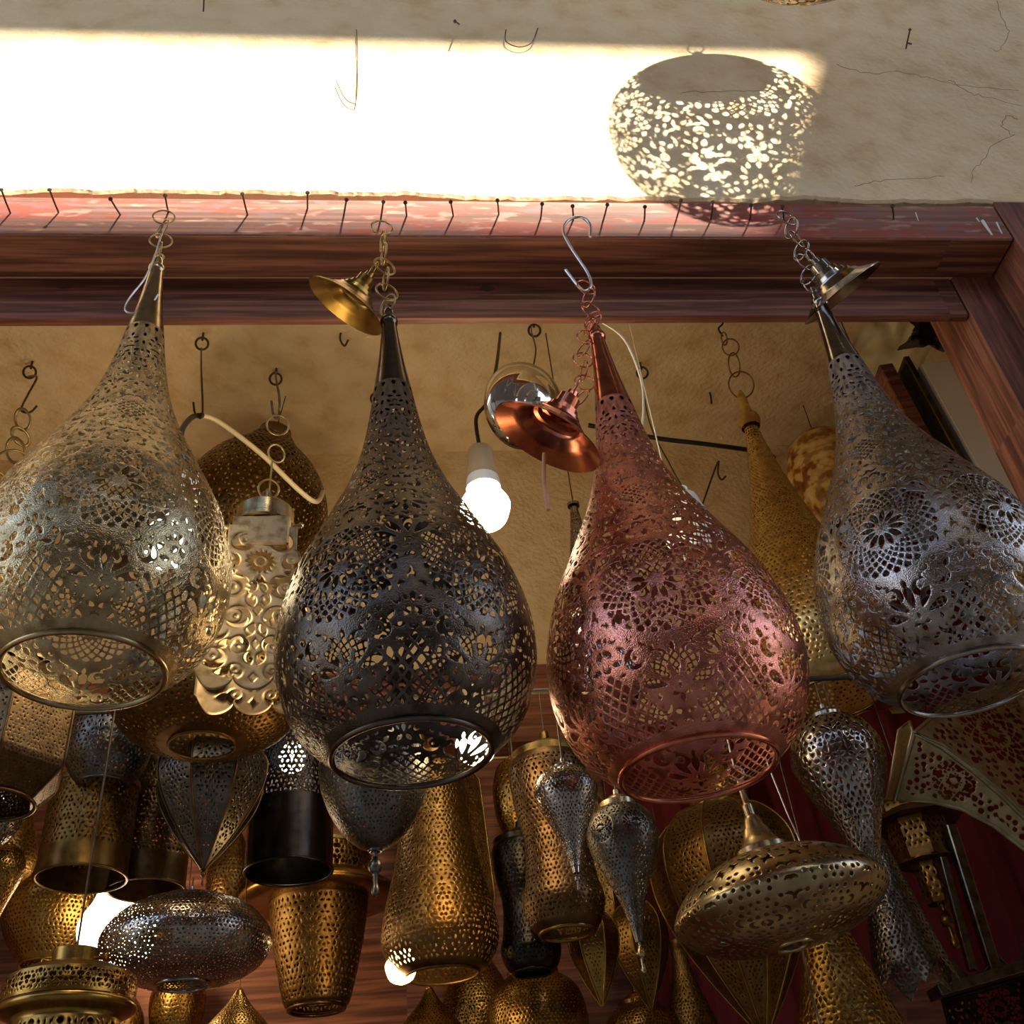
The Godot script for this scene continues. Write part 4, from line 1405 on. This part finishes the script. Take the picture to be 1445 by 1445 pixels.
	var bb := part(numbered("darkening_boards"), box(Vector3(-1.6, 0, -1.949), Vector3(0.40, on_z(740, 1050, -1.94).y - 0.03, -1.935), 0.001), M.wood, self)  # added boards; their brown stands in for the dimness of the back wall
	tag(bb, "added brown boarding that darkens the lower back wall below the shelf", "boarding")
	var sy := on_z(740, 1042, -1.87).y
	var sf := part(numbered("shelf"), box(Vector3(-1.6, 0, -1.955), Vector3(0.42, on_z(740, 934, -1.87).y - sy, -1.88), 0.003), M.wood, self, Vector3(0, sy, 0))
	tag(sf, "thick brown wooden shelf beam along the back wall behind the hanging lamps", "shelf")

func gold_teardrop() -> void:
	var o := lamp("dotted_teardrop_lamp", "gold teardrop lamp drilled all over with tiny dots behind the copper lamp", M.gold_bright, "teardrop", Vector2(1058, 598), 985, 190, -1.5, 16, [[DOT], 8.0, 0.27], {"cap": 0.0, "hang": 0.0, "grow": 0.5, "trim": M.gold, "rim_wire": 0.003, "s0": 0.03})
	var top := on_z(1058, 598, -1.5)
	var tip := on_z(1047, 552, -1.5)
	var h := tip.y - top.y
	var y := top.y - o.position.y
	part("spire", lathe(Array(smooth([Vector2(0.004, y + h), Vector2(0.008, y + h * 0.85), Vector2(0.011, y + h * 0.5), Vector2(0.014, y + h * 0.25)], 0.006)) + Array(smooth([Vector2(0.014, y + h * 0.25), Vector2(0.021, y + h * 0.2), Vector2(0.023, y + h * 0.05), Vector2(0.019, y - 0.01)], 0.003)), 28), M.gold_bright, o)
	for r in [[1046, 543, 19.0, 0.2], [1036, 515, 17.0, 1.2], [1031, 490, 12.0, 0.1], [1022, 478, 9.0, 1.3]]:
		var p := on_z(r[0], r[1], -1.5)
		part("chain_ring", ring(span(r[2], p), 0.0018), M.old_brass_wire, o, p - o.position, along(lean(r[3], 0.1, 1.0)))
	part("hanging_wire", tube(curve([on_z(1020, 474, -1.5) - o.position, on_z(1014, 464, -1.5) - o.position, on_z(1020, 456, -1.5) - o.position, on_z(1016, 446, -1.5) - o.position, Vector3(on_z(1016, 446, -1.5).x - o.position.x, CEIL_Y - o.position.y, 0)]), 0.0022, 7), M.iron, o)

func cream_lantern() -> void:
	var z := -1.07
	var top := on_z(372, 762, z)
	var o := thing("filigree_lantern", "cream carved filigree lantern with a brass ring cap between two teardrop lamps", "lantern", Vector3(top.x, down_to(top, 992), z))
	var H := top.y - o.position.y
	var W := span(158, Vector3(top.x, top.y - H * 0.5, z))
	for side in 2:
		var sh := Sheet.new()
		sh.setup_flat(W, H, 0.0017)
		sh.roll = 0.0034
		rng.seed = 91
		var cx := W * 0.5
		var med := H * 0.235
		for k in 16:
			var th := TAU * k / 16.0
			sh.put(TEAR, cx + cos(th) * W * 0.095, med + sin(th) * W * 0.095, W * 0.034, th, 0.5)
		sh.put(DOT, cx, med, W * 0.035)
		for sg in [-1.0, 1.0]:
			for c in [[0.16, 0.10, 0.085, 0.5], [0.27, 0.225, 0.07, 2.0], [0.22, 0.40, 0.10, 3.9], [0.36, 0.50, 0.075, 1.2], [0.18, 0.58, 0.095, 2.9], [0.33, 0.66, 0.10, 0.3], [0.14, 0.755, 0.075, 4.4], [0.34, 0.815, 0.085, 2.2], [0.15, 0.89, 0.06, 1.0]]:
				sh.put(CURL, cx + sg * c[0] * W, c[1] * H, c[2] * W * 1.45, c[3] if sg > 0 else PI - c[3])
				sh.put(DOT, cx + sg * c[0] * W, c[1] * H, c[2] * W * 0.16)
			for c in [[0.06, 0.40, 0.05, 1.2], [0.06, 0.48, 0.05, 1.9], [0.05, 0.66, 0.045, 1.2], [0.05, 0.82, 0.045, 1.9], [0.27, 0.31, 0.04, 0.3], [0.40, 0.60, 0.04, 1.57], [0.42, 0.73, 0.04, 1.4], [0.26, 0.74, 0.04, 0.8], [0.25, 0.90, 0.045, 0.1], [0.07, 0.09, 0.035, 0.9]]:
				sh.put(LEAF, cx + sg * c[0] * W, c[1] * H, c[2] * W * 1.5, c[3] if sg > 0 else PI - c[3], 0.55)
		for c in [[0.35, 0.05], [0.54, 0.05], [0.74, 0.045], [0.93, 0.04]]:
			sh.put(DIAMOND, cx, c[0] * H, c[1] * W, PI / 2, 0.4)
		for j in sh.nv + 1:
			var t := j / float(sh.nv)
			var w := 0.30 + 0.20 * smoothstep(0.0, 0.62, t)
			if t < 0.16:
				w = 0.31
			for i in sh.nu + 1:
				var x := absf(i * sh.da - cx) / W
				var low := 0.93 + 0.07 * sqrt(absf(cos(x * TAU * 1.55))) - 0.05 * smoothstep(0.36, 0.5, x)
				var d := minf((w - x) * W, (low - t) * H)
				var k := j * (sh.nu + 1) + i
				if d < 0.0045:
					sh.sd[k] = d
		var t3 := Transform3D(Basis(Vector3.UP, 0.12 + PI * side), Vector3(0, H, 0)) * Transform3D(Basis(), Vector3(-cx, 0, 0.03))
		part("carved_panel", sh.build(6.0, t3), M.cream_brass, o)
	var r := W * 0.27
	part("ring_cap", lathe([Vector2(0.0, H + 0.078), Vector2(0.006, H + 0.076), Vector2(0.007, H + 0.062), Vector2(0.016, H + 0.056), Vector2(r * 0.9, H + 0.046), Vector2(r, H + 0.042), Vector2(r, H + 0.024), Vector2(r * 1.05, H + 0.022), Vector2(r * 1.05, H + 0.017), Vector2(r * 0.9, H + 0.016)], 40), M.brass_pale_plain, o)
	part("top_plate", box(Vector3(-W * 0.26, H - 0.03, -0.032), Vector3(W * 0.26, H + 0.016, 0.032), 0.002), M.cream_brass, o)
	for sg in [-1.0, 1.0]:
		part("screw", lathe(Array(smooth([Vector2(0, 0.012), Vector2(0.004, 0.010), Vector2(0.0045, 0.006), Vector2(0.002, 0.003), Vector2(0.002, -0.006)], 0.001)), 12), M.brass_pale_plain, o, Vector3(sg * r * 1.05, H + 0.018, 0.004), along(Vector3(sg, 0, 0)))
	for c in [[379, 690, 14.0], [390, 640, 13.0], [392, 600, 15.0]]:
		var p := on_z(c[0], c[1], z)
		part("chain_ring", ring(span(c[2], p), 0.0014), M.old_brass_wire, o, p - o.position, along(lean(0.3 if c[1] != 640 else 1.0, 0.3, 1.0)))
	part("hanging_wire", tube([Vector3(0, H + 0.076, 0), on_z(379, 702, z) - o.position, on_z(384, 652, z) - o.position], 0.0015, 6), M.old_brass_wire, o)
	part("hanging_hook", tube(curve([on_z(383, 566, z) - o.position, on_z(386, 586, z) - o.position, on_z(393, 588, z) - o.position, on_z(394, 560, z) - o.position, on_z(389, 530, z - 0.25) - o.position, on_y(391, 524, CEIL_Y) - o.position]), 0.0018, 7), M.iron, o)

func ceiling_hooks() -> void:
	var eyes := [[46, 510, "screw eye in the ceiling above a hanging chain of oval links"], [287, 470, "screw eye in the ceiling holding a long wire hook"], [390, 520, "screw eye in the ceiling above the cream filigree lantern"], [531, 548, "screw eye in the ceiling half hidden by the gunmetal lamp"], [95, 606, "screw eye in the ceiling behind the pale brass lamp's shoulder"], [903, 512, "screw eye in the ceiling behind the copper lamp"], [752, 452, "screw eye in the ceiling above the chrome dome"]]
	for e in eyes:
		var p := on_y(e[0], e[1], CEIL_Y)
		var o := thing("screw_eye", e[2], "hook", p, "screw eyes in the ceiling")
		part("shank", tube([Vector3(0, 0.004, 0), Vector3(0, -0.022, 0)], 0.0025, 8), M.iron, o)
		part("eye", ring(0.013, 0.0025), M.iron, o, Vector3(0, -0.033, 0), Basis(Vector3.RIGHT, PI / 2 + 0.6))
	for h in [[[483, 462], [480, 478], [486, 488], [491, 480], "small curled hook in the ceiling next to the brass bell rose"], [[600, 446], [601, 455], [608, 459], [615, 452], "half-round hook just under the lintel between two lamps"], [[878, 448], [882, 456], [890, 459], [896, 450], "half-round hook under the lintel to the side of the copper lamp"], [[998, 536], [1000, 548], [1003, 560], [1004, 570], "bent nail sticking out of the ceiling near the gold dotted lamp"], [[1012, 654], [1013, 668], [1018, 677], [1024, 672], "J-shaped hook on the back wall near the gold dotted lamp"]]:
		var w := []
		for k in 4:
			w.append(on_z(h[k][0], h[k][1], -1.55 if h[k][1] < 500 else -1.75))
		var at: Vector3 = w[0]
		var loc := [Vector3(0, CEIL_Y - at.y + 0.003, 0)] if h[0][1] < 600 else [Vector3(0, 0.0, BACK_Z - at.z)]
		for q in w:
			loc.append(q - at)
		var o := part(numbered("ceiling_hook"), tube(curve(loc), 0.0022, 7), M.iron, self, at)
		tag(o, h[4], "hook")
	# the long hook and the oval chain on the left
	var p0 := on_y(287, 470, CEIL_Y) - Vector3(0, 0.046, 0)
	var hk := part(numbered("long_hook"), tube(curve([Vector3.ZERO, on_z(284, 520, -1.3) - p0, on_z(286, 575, -1.22) - p0, on_z(283, 590, -1.22) - p0, on_z(275, 582, -1.22) - p0, on_z(273, 568, -1.22) - p0]), 0.0017, 7), M.iron, self, p0)
	tag(hk, "long wire hook carrying the cable above the pale brass lamp's shoulder", "hook")
	p0 = on_y(46, 510, CEIL_Y) - Vector3(0, 0.046, 0)
	var ch := thing("oval_chain", "hanging chain of oval brass links ending in a large ring", "chain", p0)
	part("wire_hook", tube(curve([Vector3.ZERO, on_z(52, 532, -1.3) - p0, on_z(40, 556, -1.3) - p0, on_z(30, 578, -1.25) - p0, on_z(42, 582, -1.25) - p0, on_z(52, 573, -1.25) - p0]), 0.0018, 7), M.iron, ch)
	for c in [[32, 592, 10.0, 0.2], [29, 616, 10.0, 1.3], [22, 636, 12.0, 0.2], [17, 654, 22.0, 0.6]]:
		var p := on_z(c[0], c[1], -1.25)
		var ov := Basis.from_scale(Vector3(1.0, 1.0, 1.5 if c[2] < 20 else 1.0))
		part("chain_ring", ring(span(c[2], p), 0.0019), M.old_brass_wire, ch, p - p0, along(lean(c[3], 0.0 if c[2] < 20 else -0.8, 1.0)) * ov)

func right_corner() -> void:
	# pale panel and broken plaster behind the right jamb
	var g := Bag.new()
	rng.seed = 41
	var bot := on_z(1462, 735, -1.25)
	var top := on_z(1330, 508, -1.25)
	var o := thing("white_board", "off-white board leaning in the corner behind the right jamb", "board", bot)
	var lb := Basis(Vector3.BACK, atan2(-(top - bot).x, (top - bot).y)) * Basis(Vector3.UP, -0.12)
	var hh := (top - bot).length()
	part("board", box(Vector3(-0.045, 0.0, -0.05), Vector3(0.055, hh, 0.0), 0.004), M.white_plastic, o, Vector3.ZERO, lb)
	part("metal_strip", box(Vector3(-0.068, -0.02, -0.05), Vector3(-0.056, hh + 0.02, 0.004), 0.002), M.pewter, o, Vector3.ZERO, lb)
	part("gap_shade_board", box(Vector3(-0.105, -0.02, -0.06), Vector3(-0.078, hh + 0.03, -0.02), 0.002), M.wood, o, Vector3.ZERO, lb)  # added board, brown where only a dark gap runs beside the strip
	part("bracket", box(Vector3(0.0, hh * 0.3, -0.04), Vector3(0.2, hh * 0.36, -0.03), 0.001), M.iron, o)
	var cl := thing("pale_cloth", "crumpled pale cloth tucked above the white board", "cloth", on_z(1258, 490, -1.38))
	part("cloth", rumpled(0.15, 0.26, 0.012, 3), M.cream_rubber, cl, Vector3.ZERO, along(lean(0.25, 0.97, 0.1)))
	var cw := thing("dark_rag", "dark tangle of rag and twine over the white board", "rag", on_z(1322, 468, -1.2))
	part("rag", rumpled(0.13, 0.06, 0.03, 9), M.rag, cw, Vector3.ZERO, along(lean(-0.2, 0.95, 0.2)))
	part("twine", tube(curve([Vector3(-0.06, -0.02, 0.02), Vector3(-0.02, 0.02, 0.03), Vector3(0.03, -0.01, 0.02), Vector3(0.06, 0.03, 0.0)]), 0.002, 6), M.rag, cw)
	# red cloth on the back wall
	for q in [["dark red cloth hung in folds across the lower back wall", 0.40, 1.34, 1.2, 2.52, 0.022], ["narrow red cloth hung high beside the mottled hide lamp", 0.93, 1.34, 2.53, 3.14, 0.022]]:
		var rc := thing("red_cloth", q[0], "cloth", Vector3(q[1], q[3], BACK_Z + q[5]))
		var cg := Bag.new()
		var nx := int((q[2] - q[1]) * 60)
		for j in 2:
			for i in nx + 1:
				var ph := i * 0.9
				cg.v.append(Vector3((q[2] - q[1]) * i / nx, q[4] - q[3] if j == 0 else 0.0, 0.014 * sin(ph) + 0.006 * sin(ph * 2.6 + 1.0)))
				cg.n.append(Vector3(-(0.014 * cos(ph) + 0.0156 * cos(ph * 2.6 + 1.0)) * 54.0, 0, 1).normalized())
				cg.uv.append(Vector2(i * 0.02, j))
		for i in nx:
			cg.ix.append_array([i, i + 1, nx + 1 + i, i + 1, nx + 2 + i, nx + 1 + i])
		part("cloth", cg.mesh(), M.red_cloth, rc)
	# broken plaster reveal: rough lumps along the edge behind the jamb
	var ed := Bag.new()
	for k in 70:
		var y := 1.7 + k * 0.0165
		var s := rng.randf_range(0.012, 0.030)
		add_box(ed, Transform3D(Basis.from_euler(Vector3(rng.randf_range(-1, 1), rng.randf_range(-1, 1), rng.randf_range(-1, 1))), Vector3(0.995 + rng.randf_range(-0.012, 0.012), y, -1.075 + rng.randf_range(-0.02, 0.02))), Vector3(s, s * 0.9, s * 0.7), s * 0.3)
	struct("trim_reveal", ed.mesh(), M.plaster)
	struct("wall_reveal", box(Vector3(0.955, 0, -1.12), Vector3(1.06, 2.80, -1.0), 0.006), M.plaster)
func rumpled(w: float, h: float, amp: float, seed_: int) -> ArrayMesh:
	var nz := FastNoiseLite.new()
	nz.seed = seed_
	nz.frequency = 14.0
	var st := SurfaceTool.new()
	st.begin(Mesh.PRIMITIVE_TRIANGLES)
	var n := 22
	for j in n + 1:
		for i in n + 1:
			var x := w * (i / float(n) - 0.5)
			var y := h * (0.5 - j / float(n))
			st.set_uv(Vector2(x, y))
			st.add_vertex(Vector3(x + nz.get_noise_2d(y, 7.0) * amp * 0.6, y + nz.get_noise_2d(x, 3.0) * amp, nz.get_noise_2d(x, y) * amp * 2.0))
	for j in n:
		for i in n:
			var q := j * (n + 1) + i
			for e in [q, q + 1, q + n + 1, q + 1, q + n + 2, q + n + 1]:
				st.add_index(e)
	st.generate_normals()
	return st.commit()

func gallery_lantern() -> void:
	var z := -1.08
	var top := on_z(108, 1342, z)
	var o := thing("gallery_lantern", "brass lantern with a pierced gallery band lit by the globe bulb", "lantern", Vector3(top.x, down_to(top, 1500), z))
	var k := span(1.0, on_z(95, 1400, z))
	var y := top.y - o.position.y
	part("neck", lathe([Vector2(0, y + 4 * k), Vector2(22 * k, y + 3 * k), Vector2(32 * k, y), Vector2(32 * k, y - 20 * k)], 40), M.gold, o)
	part("dome", lathe(Array(smooth([Vector2(30 * k, y - 18 * k), Vector2(48 * k, y - 22 * k), Vector2(70 * k, y - 30 * k), Vector2(86 * k, y - 40 * k)], 0.003)), 48), M.gold, o)
	rng.seed = 51
	pierced_part("gallery_band", o, [Vector2(88 * k, y - 40 * k), Vector2(90 * k, y - 56 * k), Vector2(88 * k, y - 72 * k)], 16, 7.0 * k, [LEAF, DOT, TEAR], 0.38, M.gold)
	part("flare", lathe(Array(smooth([Vector2(86 * k, y - 72 * k), Vector2(92 * k, y - 76 * k), Vector2(90 * k, y - 84 * k), Vector2(74 * k, y - 92 * k), Vector2(72 * k, y - 98 * k)], 0.002)), 48), M.gold, o)
	pierced_part("pierced_body", o, [Vector2(72 * k, y - 98 * k), Vector2(76 * k, y - 130 * k), Vector2(70 * k, y - 190 * k)], 12, 10.0 * k, [LEAF, DOT, TEAR], 0.42, M.gold)
	part("hanging_wire", tube([Vector3(0, y, 0), Vector3(0, rod_y(z) - o.position.y, 0)], 0.0011, 6), M.iron, o)
	for sg in [-1.0, 1.0]:
		part("screw", lathe(Array(smooth([Vector2(0, 0.010), Vector2(0.004, 0.008), Vector2(0.002, 0.003), Vector2(0.002, -0.006)], 0.001)), 12), M.gold, o, Vector3(sg * 33 * k, y - 12 * k, 0.0), along(Vector3(sg, 0, 0.2)))

func brim_lamp() -> void:
	var z := -1.775
	var top := on_z(452, 1205, z)
	var o := thing("brim_lamp", "brass lamp with a wide turned brim and a tapered pierced bucket below", "lamp", Vector3(top.x, down_to(top, 1424), z))
	var k := span(1.0, on_z(460, 1320, z))
	var H := top.y - o.position.y
	rng.seed = 61
	pierced_part("top_band", o, [Vector2(74 * k, H), Vector2(76 * k, H - 22 * k), Vector2(75 * k, H - 42 * k)], 16, 8.0 * k, [LEAF, TEAR, DOT], 0.38, M.gold)
	part("cap", lathe([Vector2(0, H + 12 * k), Vector2(50 * k, H + 8 * k), Vector2(76 * k, H + 2 * k), Vector2(76 * k, H - 3 * k)], 48), M.gold, o)
	part("brim", lathe(Array(smooth([Vector2(76 * k, H - 40 * k), Vector2(95 * k, H - 48 * k), Vector2(112 * k, H - 60 * k), Vector2(112 * k, H - 68 * k), Vector2(96 * k, H - 74 * k), Vector2(70 * k, H - 72 * k)], 0.003)), 56), M.gold, o)
	pierced_part("pierced_body", o, [Vector2(70 * k, H - 72 * k), Vector2(62 * k, H - 130 * k), Vector2(46 * k, H - 200 * k), Vector2(38 * k, 0.004)], 12, 9.0 * k, [LEAF, TEAR, TRI], 0.36, M.gold_dull)
	part("rim", ring(38 * k, 0.003), M.bronze, o)
	part("hanging_wire", tube([Vector3(0, H + 10 * k, 0), Vector3(0, rod_y(z) - o.position.y, 0)], 0.0011, 6), M.iron, o)

func saucer_lamp() -> void:
	var z := -1.08
	var o := lamp("saucer_lamp", "brass flying-saucer lamp pierced with dots and crescents under a bell cap", M.brass_pale_plain, "saucer", Vector2(1090, 1207), 1334, 312, z, 8, [[DOT], 11.0, 0.24], {"cap": 0.0, "hang": 0.0, "tilt": 0.12, "grow": 0.1, "turn": 0.25})
	# ring motifs of crescents are cut on the same sheet: rebuild the body with them
	var body: MeshInstance3D = o.get_node("pierced_body")
	var top := on_z(1090, 1207, z)
	var yb := down_to(top, 1334)
	var H := top.y - yb
	var mid := Vector3(top.x, (top.y + yb) * 0.5, z)
	var R := span(156, mid)
	var sh := pierced(smooth(pts2(SHAPES.saucer, R, H), 0.0017), 8, 0.0017)
	sh.blocked.resize(sh.sd.size())
	for c in [[0.0, 0.36, 0.042], [sh.half, 0.86, 0.030]]:
		var sc := sh.s_of(c[1] * H)
		var rc := sh.r_at(sc)
		for k in 9:                       # half a ring; its mirror image in the next half sector completes it
			var th := (k - 4) / 8.0 * PI + (0.0 if c[0] == 0.0 else PI)
			sh.put(CRESCENT, c[0] + cos(th) * c[2] / rc, sc + sin(th) * c[2], 0.0058, th + 2.0)
		for j in sh.nv + 1:
			for i in sh.nu + 1:
				var dd := Vector2((i * sh.da - c[0]) * rc, j * sh.ds - sc).length()
				if absf(dd - c[2]) < 0.010:
					sh.blocked[j * (sh.nu + 1) + i] = 1
	rng.seed = 66
	sh.scatter(rng, 0.02, sh.length - 0.01, 0.0098, [DOT], 0.23, 0.1, 0.002)
	body.mesh = sh.build(6.0)
	var k := span(1.0, top)
	part("bell_cap", lathe(Array(smooth([Vector2(4 * k, H + 62 * k), Vector2(10 * k, H + 58 * k), Vector2(16 * k, H + 40 * k)], 0.003)) + Array(smooth([Vector2(18 * k, H + 40 * k), Vector2(24 * k, H + 24 * k), Vector2(34 * k, H + 12 * k)], 0.003)) + [Vector2(37 * k, H + 11 * k), Vector2(38 * k, H - 6 * k)], 36), M.brass_pale_plain, o)
	part("stem", lathe([Vector2(2 * k, H + 118 * k), Vector2(4 * k, H + 110 * k), Vector2(5 * k, H + 80 * k), Vector2(8 * k, H + 76 * k), Vector2(8 * k, H + 60 * k)], 16), M.brass_pale_plain, o)
	part("top_loop", ring(11 * k, 0.0016), M.wire, o, Vector3(0, H + 127 * k, 0), Basis(Vector3.RIGHT, PI / 2))
	var inv := o.transform.affine_inverse()
	var p := o.transform * Vector3(0, H + 134 * k, 0)
	part("hanging_wire", tube([inv * p, inv * Vector3(p.x, CEIL_Y, p.z)], 0.0009, 6), M.clear_cord, o)
	var w1 := part(numbered("slack_wire"), tube(curve([on_z(1080, 1070, -1.25), on_z(1110, 1145, -1.25), on_z(1132, 1200, -1.25), on_z(1130, 1270, -1.25), on_z(1132, 1335, -1.25), on_z(1145, 1400, -1.10), on_z(1165, 1470, -1.05)]), 0.0013, 7), M.wire, self)
	tag(w1, "slack steel wire hanging behind the saucer lamp", "wire")

func pagoda_lantern() -> void:
	var z := -1.5
	var top := on_z(1282, 1135, z)
	var o := thing("pagoda_lantern", "gold two-tiered pierced lantern under a flat plate with a turned finial", "lantern", Vector3(top.x, down_to(top, 1330), z))
	var H := top.y - o.position.y
	var k := span(1.0, on_z(1300, 1220, z))
	rng.seed = 71
	pierced_part("upper_tier", o, [Vector2(58 * k, H), Vector2(66 * k, H - 10 * k), Vector2(68 * k, H - 22 * k)], 8, 9 * k, [LEAF, TRI], 0.38, M.gold_dull, true)
	part("plate", lathe([Vector2(0, H - 20 * k), Vector2(70 * k, H - 20 * k), Vector2(74 * k, H - 24 * k), Vector2(70 * k, H - 28 * k), Vector2(0, H - 28 * k)], 8), M.gold_dull, o, Vector3.ZERO, Basis(Vector3.UP, 0.2))
	pierced_part("middle_tier", o, [Vector2(44 * k, H - 28 * k), Vector2(43 * k, H - 56 * k), Vector2(42 * k, H - 84 * k)], 8, 11 * k, [LEAF, TRI, STAR], 0.36, M.gold_dull, true)
	part("ledge", lathe([Vector2(0, H - 82 * k), Vector2(42 * k, H - 82 * k), Vector2(43 * k, H - 86 * k), Vector2(0, H - 88 * k)], 8), M.gold_dull, o, Vector3.ZERO, Basis(Vector3.UP, 0.2))
	pierced_part("lower_tier", o, [Vector2(24 * k, H - 87 * k), Vector2(23 * k, H - 115 * k), Vector2(20 * k, H - 142 * k)], 8, 10 * k, [LEAF, TRI], 0.36, M.gold_dull, true)
	finial(o, H - 140 * k, 62 * k, 11 * k, M.gold_dull)
	part("hanging_wire", tube([Vector3(0, H - 20 * k, 0), Vector3(0, rod_y(z) - o.position.y, 0)], 0.0013, 6), M.iron, o)

func star_lantern() -> void:
	var o := thing("star_lantern", "large dark brass star lantern with curved arms and pierced rosettes by the red cloth", "lantern", on_z(1400, 1160, -1.2))
	rng.seed = 81
	var ridge := [[1290, 1034, -1.14], [1445, 1160, -1.14], [1262, 1130, -1.20]]
	plate("lower_panel", o, M.star_brass, [[1290, 1036], [1262, 1130], [1316, 1132], [1356, 1142], [1402, 1166], [1462, 1212], [1462, 1170], [1412, 1122], [1370, 1086], [1330, 1056]], ridge, [[1346, 1102, 32]], 10.0, [DOT, LEAF, DIAMOND], 0.40, 9.0, 0.0028)
	var upper := [[1290, 1034, -1.14], [1445, 1160, -1.14], [1460, 955, -1.26]]
	plate("upper_panel", o, M.star_brass, [[1290, 1034], [1335, 995], [1392, 972], [1490, 950], [1490, 1190], [1462, 1166], [1412, 1118], [1370, 1082], [1330, 1052]], upper, [[1402, 1034, 58]], 13.0, [DOT, STAR, DIAMOND], 0.40, 12.0, 0.0028)
	plate("side_panel", o, M.star_brass, [[1288, 1034], [1262, 1130], [1252, 1128], [1268, 1030], [1284, 1018]], [[1288, 1034, -1.14], [1262, 1130, -1.20], [1252, 1128, -1.26]], [], 6.0, [DOT], 0.2, 5.0, 0.002)
	var t := on_z(1400, 960, -1.24)
	part("hanging_wire", tube([t - o.position, Vector3(t.x, CEIL_Y, t.z) - o.position], 0.0012, 6), M.iron, o)

func metal_rack() -> void:
	var z := -1.45
	var o := thing("metal_rack", "grey metal rack with a crested rail in front of the red cloth", "rack", on_z(1390, 1440, z))
	var bars := [[1340, 1165, 1406, 1378, 15.0], [1330, 1210, 1372, 1370, 11.0]]
	for q in bars:
		var a := on_z(q[0], q[1], z) - o.position
		var c := on_z(q[2], q[3], z) - o.position
		var g := Bag.new()
		var w := span(q[4] * 0.5, on_z(q[0], q[1], z))
		add_box(g, Transform3D(along(c - a), (a + c) * 0.5), Vector3(w, (c - a).length() * 0.5, w), w * 0.2)
		part("upright", g.mesh(), M.pewter, o)
	var r0 := on_z(1318, 1402, z) - o.position
	var r1 := on_z(1470, 1358, z) - o.position
	var rg := Bag.new()
	add_box(rg, Transform3D(along(r1 - r0), (r0 + r1) * 0.5), Vector3(0.007, (r1 - r0).length() * 0.5, 0.02), 0.001)
	part("rail", rg.mesh(), M.pewter, o)
	rng.seed = 83
	var crest := [[1318, 1396], [1330, 1376], [1336, 1352], [1345, 1358], [1356, 1370], [1370, 1380], [1384, 1376], [1396, 1362], [1402, 1340], [1412, 1352], [1425, 1366], [1438, 1362], [1446, 1332], [1470, 1320], [1470, 1356]]
	plate("crest", o, M.pewter, crest, [[1318, 1396, z], [1470, 1356, z], [1402, 1340, z]], [], 9.0, [CURL], 0.2, 8.0, 0.0015)
	var lower := [[1330, 1412], [1475, 1370], [1490, 1480], [1352, 1500]]
	plate("lower_panel", o, M.black_metal, lower, [[1330, 1412, z], [1475, 1370, z], [1352, 1500, z]], [[1410, 1424, 36]], 10.0, [LEAF, TRI], 0.36, 6.0, 0.003)
	part("leg", box(Vector3(-0.012, -1.60, -0.012), Vector3(0.012, 0.03, 0.012), 0.002), M.pewter, o, Vector3(0.03, -0.03, -0.02))
	o = thing("wooden_tray", "dark wooden tray edge standing left of the metal rack", "tray", on_z(1270, 1420, z - 0.1))
	var tg := Bag.new()
	add_box(tg, Transform3D(Basis(lean(0.96, 0.24, 0.0), lean(-0.24, 0.96, 0.0), lean(0, 0, 1)), Vector3.ZERO), Vector3(0.085, 0.030, 0.02), 0.003)
	part("tray", tg.mesh(), M.wood, o)
	part("stand", box(Vector3(-0.01, -1.75, -0.01), Vector3(0.01, 0, 0.01), 0.002), M.wood, o)
